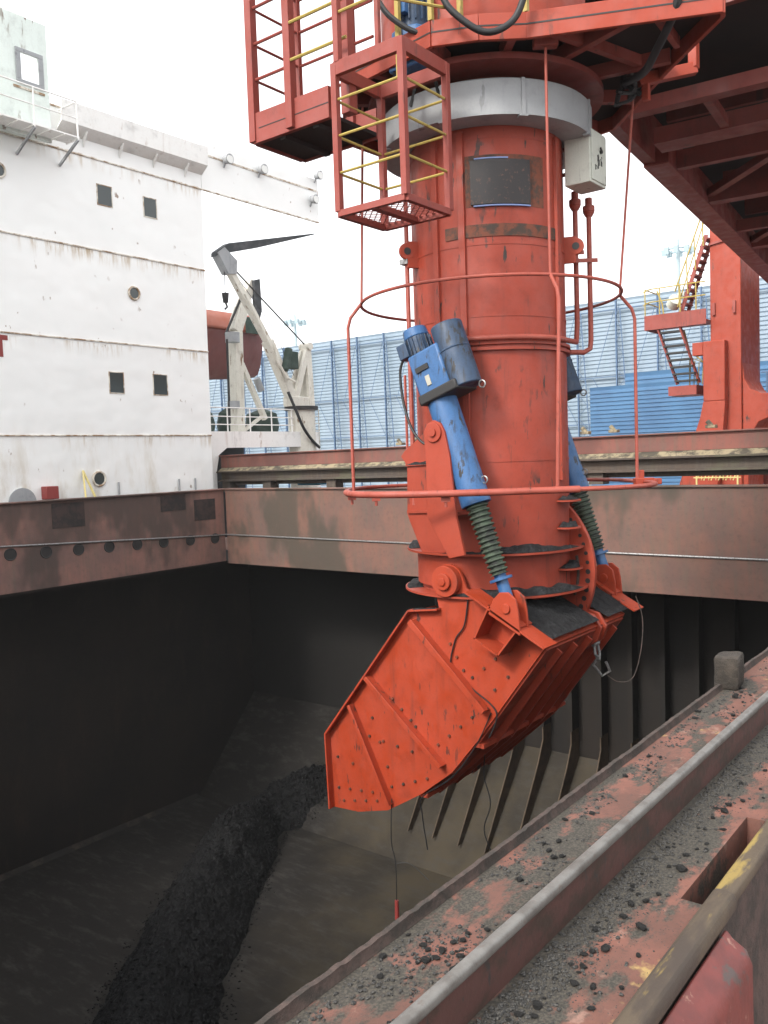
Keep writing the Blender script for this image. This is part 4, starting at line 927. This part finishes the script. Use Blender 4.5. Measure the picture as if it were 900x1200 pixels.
m.build('cable_bundle', M['rubber'], sp)
# motor on the platform edge
mo = thing('slew_motor', T + V((-1.4, .02, 4.2)), 'blue vertical slewing motor behind the red inspection basket', 'motor')
L().box(-1.62, -1.2, -.16, .26, 4.28, 4.42).cyl((-1.41, .05, 4.42), (-1.41, .05, 4.72), .25, n=8).build('gear_case', M['blue'], mo, bevel=.02)
m = L().cyl((-1.41, .05, 4.72), (-1.41, .05, 5.3), .17, n=20)
for k in range(16):
    a = 2*PI*k/16; m.obox((-1.41+.18*math.cos(a), .05+.18*math.sin(a), 5.0), (.02*math.cos(a), .02*math.sin(a), 0), (-.006*math.sin(a), .006*math.cos(a), 0), (0, 0, .2))
m.build('motor_body', M['darkblue'], mo); L().box(-1.66, -1.55, -.02, .1, 4.85, 5.05).build('terminal_box', M['blue'], mo, bevel=.01)
# hoses
def hose(pts, r, label):
    h = L().tube(smooth_path(pts, 8), r, 10).build('hose', M['rubber']); tag(h, label, 'hose', 'black hoses at the platform')
hose([(-1.9, -.50, 5.1), (-1.87, -.62, 4.77), (-1.81, -.74, 4.54), (-1.63, -.99, 4.33), (-1.46, -1.2, 4.41), (-1.37, -1.31, 4.65), (-1.3, -1.36, 5.1)], .035, 'black hose sagging in a loop in front of the platform rim')
hose([(-.6, -2.75, 5.2), (-.62, -2.7, 4.85), (-.55, -2.6, 4.45), (-.3, -2.3, 4.2), (.1, -2.0, 4.18), (.5, -1.6, 4.3)], .045, 'thick black hose curling under the platform near the boom')
# inspection basket
bk = thing('inspection_basket', (7.5, 5.58, 2.6), 'small red hanging basket with yellow rails and mesh floor left of the tube', 'inspection basket')
X0, X1, Y0, Y1, Z0, Z1 = 7.12, 7.90, 5.15, 6.02, 2.60, 4.12
for x in (X0, X1):
    for y in (Y0, Y1): MB().box(x-.035, x+.035, y-.035, y+.035, Z0, Z1).build('post', M['red'], bk, bevel=.004)
m = MB()
for a, b in (((X0, Y0), (X1, Y0)), ((X1, Y0), (X1, Y1)), ((X1, Y1), (X0, Y1)), ((X0, Y1), (X0, Y0))): m.beam((*a, Z0-.02), (*b, Z0-.02), .06, .07)
m.beam((X0, (Y0+Y1)/2, Z0-.02), (X1, (Y0+Y1)/2, Z0-.02), .09, .06); fl = m.build('floor_frame', M['red'], bk, bevel=.004)
m = MB(); k = -12
for k in range(-14, 15):
    c = k*.085
    # two families of diagonal bars clipped to the floor
    for sg in (1, -1):
        pts = []
        for q in (X0, X1):
            y = (Y0+Y1)/2 + sg*(q-(X0+X1)/2) + c
            pts.append((q, y))
        (xa, ya), (xb, yb) = pts
        def clip(xa, ya, xb, yb):
            for lim, sign in ((Y0, 1), (Y1, -1)):
                fa = sign*(ya-lim); fb = sign*(yb-lim)
                if fa < 0 and fb < 0: return None
                if fa < 0: r = fa/(fa-fb); xa, ya = xa+(xb-xa)*r, ya+(yb-ya)*r
                elif fb < 0: r = fb/(fb-fa); xb, yb = xb+(xa-xb)*r, yb+(ya-yb)*r
            return xa, ya, xb, yb
        cc_ = clip(xa, ya, xb, yb)
        if cc_ and abs(cc_[0]-cc_[2]) > .03: m.beam((cc_[0], cc_[1], Z0), (cc_[2], cc_[3], Z0), .009, .006)
m.build('mesh_floor', M['red'], bk, smooth=0)
m = MB()
for a, b in (((X0, Y0), (X1, Y0)), ((X1, Y0), (X1, Y1)), ((X1, Y1), (X0, Y1)), ((X0, Y1), (X0, Y0))): m.beam((*a, Z1-.06), (*b, Z1-.06), .06, .14)
m.build('top_frame', M['red'], bk, bevel=.004)
for z in (3.0, 3.38, 3.75):
    for a, b in (((X0, Y0), (X1, Y0)), ((X1, Y1), (X0, Y1)), ((X0, Y1), (X0, Y0)), ((X1, Y0), (X1, Y1))): MB().tube([(*a, z), (*b, z)], .014, 6).build('rail', M['yellow'], bk)
m = MB()
m.beam((X0, Y1-.05, Z1), (X0, Y1-.05, 5.4), .07, .07).beam((X0+.02, Y0+.3, Z1-.1), (X0+.02, Y0+.3, 5.2), .05, .05); m.build('hanger', M['red'], bk, bevel=.004)
for z in (4.62,): MB().tube([(X0, Y1, z), (X0, Y0+.3, z), (X1-.1, Y0-.1, z)], .016, 6).build('rail', M['yellow'], bk)
# side platform with railings
ap = thing('access_platform', (7.7, 7.0, 3.7), 'red access platform with tall posts and yellow rails left of the tube top', 'platform')
px0, px1, py0, py1, pz = 7.30, 8.10, 6.25, 7.42, 3.68
m = MB()
m.box(px0-.03, px0+.03, py0, py1, pz, pz+.34).box(px0+.031, px1, py1-.03, py1+.03, pz, pz+.34).box(px1, px1+.05, py0, py1, pz, pz+.34); m.build('toe_plate', M['red'], ap, bevel=.006)
MB().box(px0-.034, px0-.03, py0, py1-.1, pz+.155, pz+.165).build('joint', M['dark'], ap)
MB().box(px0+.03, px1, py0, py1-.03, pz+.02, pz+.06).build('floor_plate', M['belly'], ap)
for y in (6.5, 7.0): MB().box(px0+.03, px1, y-.04, y+.04, pz-.03, pz+.02).build('floor_beam', M['belly'], ap)
for x, y, w in ((px0, py1, .10), (px0-.03, py1-.62, .10), (px1, py1, .06), (px0+.1, py1-1.35, .12), (px1, 6.6, .1)):
    MB().box(x-w/2, x+w/2, y-w/2, y+w/2, pz+.02, 6.8).build('post', M['red'], ap, bevel=.005)
for z in (4.42, 4.82, 5.22, 5.6):
    MB().tube([(px0-.06, py1-.6, z), (px0-.06, py0-.3, z)], .018, 6).build('rail', M['yellow'], ap)
    MB().tube([(px0, py1, z-.02), (px0, py1-.6, z-.02)], .018, 6).tube([(px1, py1, z), (px1, py0, z)], .018, 6).tube([(px0, py1, z), (px1, py1, z)], .016, 6).build('rail', M['red'], ap)
m = MB(); m.beam((8.3, 5.9, 4.0), (8.5, 5.4, 5.6), .03, .03).beam((8.3, 5.5, 4.0), (8.5, 6.0, 5.6), .03, .03).beam((8.3, 6.2, 4.2), (8.4, 5.3, 4.4), .03, .03); m.build('cross_brace', M['dark'], ap)
MB().beam((7.9, 5.75, 4.0), (7.9, 5.75, 6.5), .05, .05).build('yellow_post', M['yellow'], ap)
tag(MB().tube(smooth_path([(7.7, 5.9, 5.0), (7.75, 5.75, 4.75), (7.9, 5.5, 4.55), (8.1, 5.2, 4.5)], 6), .03, 8).build('hose', M['rubber']), 'dark hose behind the top frame of the inspection basket', 'hose', 'black hoses at the platform')

# ------------------------------------------------------------------ boom
BA = V((.9954, .0956, 0)); BB = V((.0956, -.9954, 0)); BO = V((12.4, 5.43, 4.8))
def Bp(s, b, z=0): return BO + BA*s + BB*b + V((0, 0, z))
bm_ = thing('unloader_boom', (BO + BA*15 + BB*2.5), 'dark red lattice underside of the unloader boom reaching from the tube to the crane leg', 'crane boom')
def bb(m, s0, s1, b0, b1, z0, z1):
    return m.obox(Bp((s0+s1)/2, (b0+b1)/2, (z0+z1)/2), BA*(s1-s0)/2, BB*(b1-b0)/2, V((0, 0, (z1-z0)/2)))
bb(MB(), 2.4, 34, 0, .42, .02, .35).build('edge_beam', M['steelred'], bm_)
bb(bb(MB(), 2.4, 34, 0, .05, -.0, .015), 2.4, 34, .05, .42, 0, .015).build('edge_flange', M['red'], bm_)
bb(MB(), 0, 34, 6.0, 6.4, 0, .35).build('edge_beam', M['steelred'], bm_)
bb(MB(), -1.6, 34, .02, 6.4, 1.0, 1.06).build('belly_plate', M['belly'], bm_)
bb(bb(MB(), -1.6, 34, 0, .06, .37, 2.6), -1.6, 34, 6.34, 6.4, .37, 2.6).build('side_web', M['steelred'], bm_)
for s_, w, d_ in ((.1, .22, .2), (1.7, .5, .25), (3.0, .16, .3), (5.6, .3, .25), (8.4, .16, .25), (10.4, .3, .25), (13, .2, .25), (15.4, .3, .25), (18, .2, .25), (20.4, .3, .25), (25.4, .3, .25), (30, .3, .25)):
    bb(MB(), s_-w/2, s_+w/2, .43, 5.98, .03, .03+d_).build('cross_beam', M['steelred'], bm_)
for s_ in (-1.2, 2.3, 4.3, 6.9, 9.4, 11.7, 14.2, 16.7, 19.2):
    bb(MB(), s_-.05, s_+.05, .43, 5.98, .62, .98).build('floor_joist', M['steelred'], bm_)
for k, (s0, s1) in enumerate(((1.95, 5.45), (5.75, 10.25), (10.55, 15.25), (15.55, 20.25))):
    MB().beam(Bp(s1, .45, .2), Bp(s0, 3.2, .2), .16, .14).build('diagonal', M['steelred'], bm_)
    MB().beam(Bp(s0, 3.2, .42), Bp(s1, 5.9, .42), .12, .12).build('diagonal', M['steelred'], bm_)
for b_ in (1.5, 2.6): bb(MB(), .2, 1.45, b_-.06, b_+.06, .05, .2).build('stub_beam', M['steelred'], bm_)
bb(MB(), -1.5, 2.4, .0, .2, .05, .5).build('root_beam', M['steelred'], bm_)
for b_ in (3.6, 4.8): bb(MB(), .2, 33, b_-.04, b_+.04, .5, .6).build('stringer', M['steelred'], bm_)
m = MB(); bb(m, 5, 33, 2.1, 2.16, .75, .82); bb(m, 5, 33, 2.5, 2.56, .75, .82); m.build('pipe_run', M['galv'], bm_)

# ------------------------------------------------------------------ near deck with guide rail and coal crumbs
DZ = -1.02
m = MB()
def sheet(m, x0, x1, y0, y1, z): m.add([(x0, y0, z), (x1, y0, z), (x1, y1, z), (x0, y1, z)], [(0, 1, 2, 3)])
sheet(m, -3, 24, .662, .86, DZ); sheet(m, -3, 1.89, .556, .662, DZ); sheet(m, 2.42, 24, .556, .662, DZ); sheet(m, 1.89, 2.42, .556, .60, DZ)
# slot walls
m.add([(1.89, .60, DZ), (2.42, .60, DZ), (2.42, .662, DZ), (1.89, .662, DZ), (1.89, .60, DZ-.16), (2.42, .60, DZ-.16), (2.42, .662, DZ-.16), (1.89, .662, DZ-.16)], [(0, 1, 5, 4), (1, 2, 6, 5), (2, 3, 7, 6), (3, 0, 4, 7), (4, 5, 6, 7)])
structure(m.build('deck', M['deck'], smooth=0, recalc=False))
structure(MB().add([(-3, .5565, DZ-.001), (24, .5565, DZ-.001), (24, .5565, DZ-1.3), (-3, .5565, DZ-1.3)], [(0, 1, 2, 3)]).build('deck_edge', M['lip'], smooth=0, recalc=False))
m = MB(); sheet(m, -3, 24, .86, 1.10, DZ+.006); m.add([(-3, .86, DZ+.006), (24, .86, DZ+.006), (24, .86, DZ-.01), (-3, .86, DZ-.01)], [(0, 3, 2, 1)])
structure(m.build('deck_strip', M['strip'], smooth=0, recalc=False))
structure(MB().box(-3, 24, -6, .525, -2.4, -2.3).build('lower_deck', M['coam_dark']))
nc = thing('coaming_lip', (4, 1.1, -3.4), 'rusty worn upstanding lip along the near edge of the hold', 'coaming edge')
vs = []; fs = []; n = 1400
for i in range(n+1):
    x = -3 + 20*i/n; a = noise.noise(V((x*5, 0, 1)))*.003 + noise.noise(V((x*31, 3, 0)))*.003 + noise.noise(V((x*80, 1, 7)))*.003; b = noise.noise(V((x*5, 9, 1)))*.0025 + noise.noise(V((x*40, 9, 1)))*.002
    pr = [(1.088, DZ+.007), (1.092+b*.4, DZ+.016), (1.094+b, DZ+.030+a), (1.106+b, DZ+.031+a), (1.110+b*.6, DZ+.012), (1.108, -3.3)]
    vs += [(x, y, z) for y, z in pr]
for i in range(n):
    for j in range(5): fs.append((i*6+j, (i+1)*6+j, (i+1)*6+j+1, i*6+j+1))
MB().add(vs, fs).build('lip', M['lip'], nc, recalc=False, smooth=40)
gr = thing('guide_rail', (4, .82, DZ), 'half round grey topped rail with pink side running along the near deck', 'rail')
MB().box(-3, 22, .824, .838, DZ+.001, -.932).build('web', M['railweb'], gr)
m = MB()
prof = [(.826 + .0125*math.copysign(abs(math.cos(math.radians(a)))**.6, math.cos(math.radians(a))), -.918 + .0125*math.copysign(abs(math.sin(math.radians(a)))**.75, math.sin(math.radians(a)))) for a in range(-60, 241, 15)]
m.prism(prof, 'x', -3, 22); m.build('cap', M['railcap'], gr, smooth=50)
bf = thing('buffer_bar', (1.2, .565, DZ), 'worn brown half round buffer bar nearest the camera, above the red bracket', 'bar')
def half(m, x0, x1, yc, w, h, z):
    pts = [(yc - w, z), (yc + w, z)] + [(yc + w*math.cos(math.radians(a)), z + h*.35 + h*.65*math.sin(math.radians(a))) for a in range(0, 181, 20)]
    return m.prism(pts, 'x', x0, x1)
MB().prism([(.545, DZ+.001), (.545, DZ+.022), (.552, DZ+.034), (.566, DZ+.038), (.590, DZ+.036), (.598, DZ+.028), (.600, DZ+.001)], 'x', -1, 1.915).build('bar', M['bar'], bf, bevel=.004)
bf2 = thing('buffer_bar', (2.2, .572, DZ), 'yellowish worn buffer bar beside the slot, further along the deck edge', 'bar')
MB().prism([(.553, DZ+.001), (.553, DZ+.018), (.558, DZ+.027), (.572, DZ+.031), (.594, DZ+.029), (.601, DZ+.020), (.602, DZ+.001)], 'x', 1.92, 9).build('bar', M['bar2'], bf2, bevel=.004)
br = thing('deck_bracket', (1.5, .47, DZ-.3), 'rounded red deck bracket with chipped paint under the brown bar', 'bracket')
MB().prism([(.548, DZ-.006), (.54, DZ-.008), (.530, DZ-.020), (.502, DZ-.036), (.490, DZ-.065), (.486, DZ-.4), (.548, DZ-.4)], 'x', .9, 1.83).build('body', M['bracket'], br, bevel=.018)
blk = MB(); blk.box(-.075, .075, -.05, .05, 0, .135)
bmx = bmesh.new(); 
me = bpy.data.meshes.new('block'); me.from_pydata([p for p in blk.v], [], blk.f); bmx.from_mesh(me)
bmesh.ops.recalc_face_normals(bmx, faces=bmx.faces)
bmesh.ops.bevel(bmx, geom=list(bmx.edges), offset=.018, segments=2, affect='EDGES', profile=.6)
bmesh.ops.subdivide_edges(bmx, edges=list(bmx.edges), cuts=3, use_grid_fill=True)
for v in bmx.verts: v.co += noise.noise_vector(v.co*22)*.006 + noise.noise_vector(v.co*60)*.0025
for f in bmx.faces: f.smooth = True
bmx.to_mesh(me); bmx.free(); me.materials.append(M['block'])
ob = bpy.data.objects.new('stopper_block', me); COL.objects.link(ob); ob.location = (3.72, 1.085, DZ+.006); ob.rotation_euler = (0, 0, .12)
tag(ob, 'crusted square block standing on the rusty hold lip', 'block')

# coal crumbs: individual lumps and fine grit
rnd = random.Random(11)
protos = []
for k in range(7):
    random.seed(100+k); m = MB(); lump(m, (0, 0, 0), 1, .75, sub=2 if k < 4 else 1)
    me = bpy.data.meshes.new('coal_lump'); me.from_pydata(m.v, [], m.f); me.materials.append(M['coallump'])
    for p in me.polygons: p.use_smooth = True
    me.set_sharp_from_angle(angle=math.radians(28)); protos.append(me)
def place(x, y, r, z=DZ, kind='deck'):
    o = bpy.data.objects.new('coal_lump', rnd.choice(protos)); COL.objects.link(o)
    o.location = (x, y, z + r*.42); o.scale = (r, r*rnd.uniform(.8, 1.1), r*rnd.uniform(.7, 1)); o.rotation_euler = (0, 0, rnd.random()*6.28)
    if kind == 'deck': tag(o, 'black coal lump lying on the red deck between the rail and the brown bar', 'coal lump', 'coal lumps on the deck')
    else: tag(o, 'black coal lump lying on the narrow strip between the rail and the hold lip', 'coal lump', 'coal lumps on the strip')
big = [(1.72, .688, .017), (1.80, .742, .012), (1.74, .735, .010), (1.83, .72, .010), (1.60, .716, .015), (1.58, .735, .011), (1.56, .745, .011), (1.66, .765, .011), (1.52, .728, .010), (1.47, .685, .009), (1.46, .718, .011),
       (1.36, .745, .014), (1.33, .735, .012), (1.32, .76, .010), (1.24, .745, .011), (1.22, .765, .012), (1.30, .70, .009), (1.20, .71, .011), (1.17, .70, .010), (1.14, .775, .014), (2.02, .705, .014), (2.10, .72, .013), (2.02, .735, .009), (2.16, .69, .010),
       (2.42, .722, .014), (2.47, .725, .012), (2.36, .735, .010), (2.52, .70, .010), (2.3, .69, .008), (1.88, .77, .008), (1.95, .775, .008), (1.41, .66, .010), (1.27, .655, .010), (1.62, .655, .009), (1.50, .64, .008), (2.65, .74, .010), (2.8, .71, .009), (1.12, .69, .009), (1.09, .725, .012)]
for x, y, r in big: place(x, y, r*rnd.uniform(.62, .95))
for k in range(90):
    x = 1.0 + rnd.random()**1.5*3.2; y = .80 - abs(rnd.gauss(0, .055)) if rnd.random() < .65 else rnd.uniform(.62, .8)
    if y < .61 or (1.88 < x < 2.43 and y < .675): continue
    place(x, y, rnd.uniform(.003, .0065))
for k in range(190):
    x = 1.1 + rnd.random()**1.3*4.6; y = min(1.075, max(.855, rnd.gauss(.96, .06)))
    if noise.noise(V((x*4, y*8, 2))) < .0: continue
    place(x, y, rnd.uniform(.003, .010)*(1 if x < 3 else 1.3), DZ+.006, 'strip')
m = MB(); random.seed(5)
def grit(m, x, y, r, z):
    a = random.random()*6.28; c, s = math.cos(a)*r, math.sin(a)*r; h = r*random.uniform(.5, .9)
    m.add([(x+c, y+s, z), (x-s*.8, y+c*.8, z), (x-c*.9, y-s*.9, z), (x+s*.7, y-c*.7, z), (x+c*.2, y+s*.3, z+h)], [(0, 1, 4), (1, 2, 4), (2, 3, 4), (3, 0, 4)])
for k in range(15000):
    x = .9 + random.random()**1.7*6; y = .806 - abs(random.gauss(0, .045))
    if y < .61 or (1.88 < x < 2.43 and y < .67): continue
    grit(m, x, y, random.uniform(.0009, .0032), DZ)
for k in range(9000):
    x = .9 + random.random()**1.5*7; y = random.uniform(.84, 1.08)
    if noise.noise(V((x*4, y*8, 2))) + .5*noise.noise(V((x*11, y*15, 6))) < .02: continue
    grit(m, x, y, random.uniform(.001, .0038), DZ+.006)
for k in range(2500):
    x = .9 + random.random()**1.6*4; y = random.uniform(.61, .80)
    if 1.88 < x < 2.43 and y < .67: continue
    grit(m, x, y, random.uniform(.0006, .002), DZ)
for k in range(5200):
    strip_ = random.random() < .45
    x = .95 + random.random()**1.7*5
    if strip_:
        y = random.uniform(.85, 1.075)
        if noise.noise(V((x*4, y*8, 2))) + .5*noise.noise(V((x*11, y*15, 6))) < .0: continue
    else:
        y = .815 - abs(random.gauss(0, .05))
        if y < .61 or (1.87 < x < 2.44 and y < .68): continue
    r = random.uniform(.0022, .006); lump(m, (x, y, DZ + r*.3 + (.006 if strip_ else 0)), r)
tag(m.build('coal_grit', M['grit'], smooth=0, recalc=False), 'fine grey coal grit scattered along both sides of the near rail', 'coal grit', kind='stuff')

# ------------------------------------------------------------------ air
hz = MB().box(-905, 2505, -1505, 1505, -14, 19).build('haze', bpy.data.materials.new('haze_air'), smooth=0)
hz['kind'] = 'stuff'; hm = hz.data.materials[0]; hm.use_nodes = True; ht = hm.node_tree; ht.nodes.clear()
ho = ht.nodes.new('ShaderNodeOutputMaterial'); pv = ht.nodes.new('ShaderNodeVolumePrincipled')
pv.inputs['Color'].default_value = (.93, .94, .95, 1); pv.inputs['Density'].default_value = .0004
ht.links.new(pv.outputs[0], ho.inputs['Volume'])

# ------------------------------------------------------------------ camera, light, sky
cam = bpy.data.cameras.new('camera'); co = bpy.data.objects.new('camera', cam); COL.objects.link(co)
cam.sensor_fit = 'VERTICAL'; cam.sensor_height = 24; cam.lens = 12/(600/1012.5); cam.clip_start = .05; cam.clip_end = 5000
Mx = Matrix(((0.6136098624726978, 0.07068164238609556, -0.7864394713554509), (-0.7888820086045517, 0.012136646286223874, -0.6144248353679813), (-0.0338838187972493, 0.9974250885387469, 0.0632066418755813)))
co.matrix_world = Mx.to_4x4(); S.camera = co

EL = math.radians(39); AZ = math.atan2(-.99, .08)   # azimuth measured clockwise from +Y
to_sun = V((math.sin(AZ)*math.cos(EL), math.cos(AZ)*math.cos(EL), math.sin(EL)))
sun = bpy.data.lights.new('sun', 'SUN'); sun.energy = 1.25; sun.angle = math.radians(10); sun.color = (1, .95, .88)
so = bpy.data.objects.new('sun', sun); COL.objects.link(so); so.rotation_euler = to_sun.to_track_quat('Z', 'Y').to_euler(); so.location = (0, 0, 60)
w = bpy.data.worlds.new('World'); S.world = w; w.use_nodes = True; nt = w.node_tree
bg = nt.nodes['Background']; sky = nt.nodes.new('ShaderNodeTexSky'); sky.sky_type = 'NISHITA'; sky.sun_disc = False
sky.sun_elevation = EL; sky.sun_rotation = AZ; sky.air_density = 1.0; sky.dust_density = 5.0; sky.ozone_density = 1.0
hs = nt.nodes.new('ShaderNodeHueSaturation'); hs.inputs['Saturation'].default_value = .22
mx = nt.nodes.new('ShaderNodeMix'); mx.data_type = 'RGBA'; mx.inputs[0].default_value = .6
mx.inputs[7].default_value = (7.5, 7.6, 7.7, 1)
nt.links.new(sky.outputs[0], hs.inputs['Color']); nt.links.new(hs.outputs[0], mx.inputs[6]); nt.links.new(mx.outputs[2], bg.inputs['Color'])
bg.inputs['Strength'].default_value = .13
S.view_settings.view_transform = 'Standard'; S.view_settings.look = 'None'; S.view_settings.exposure = 1.3; S.view_settings.gamma = 1
S.render.engine = 'CYCLES'; S.cycles.max_bounces = 6; S.cycles.diffuse_bounces = 3; S.cycles.glossy_bounces = 2
S.cycles.use_denoising = True
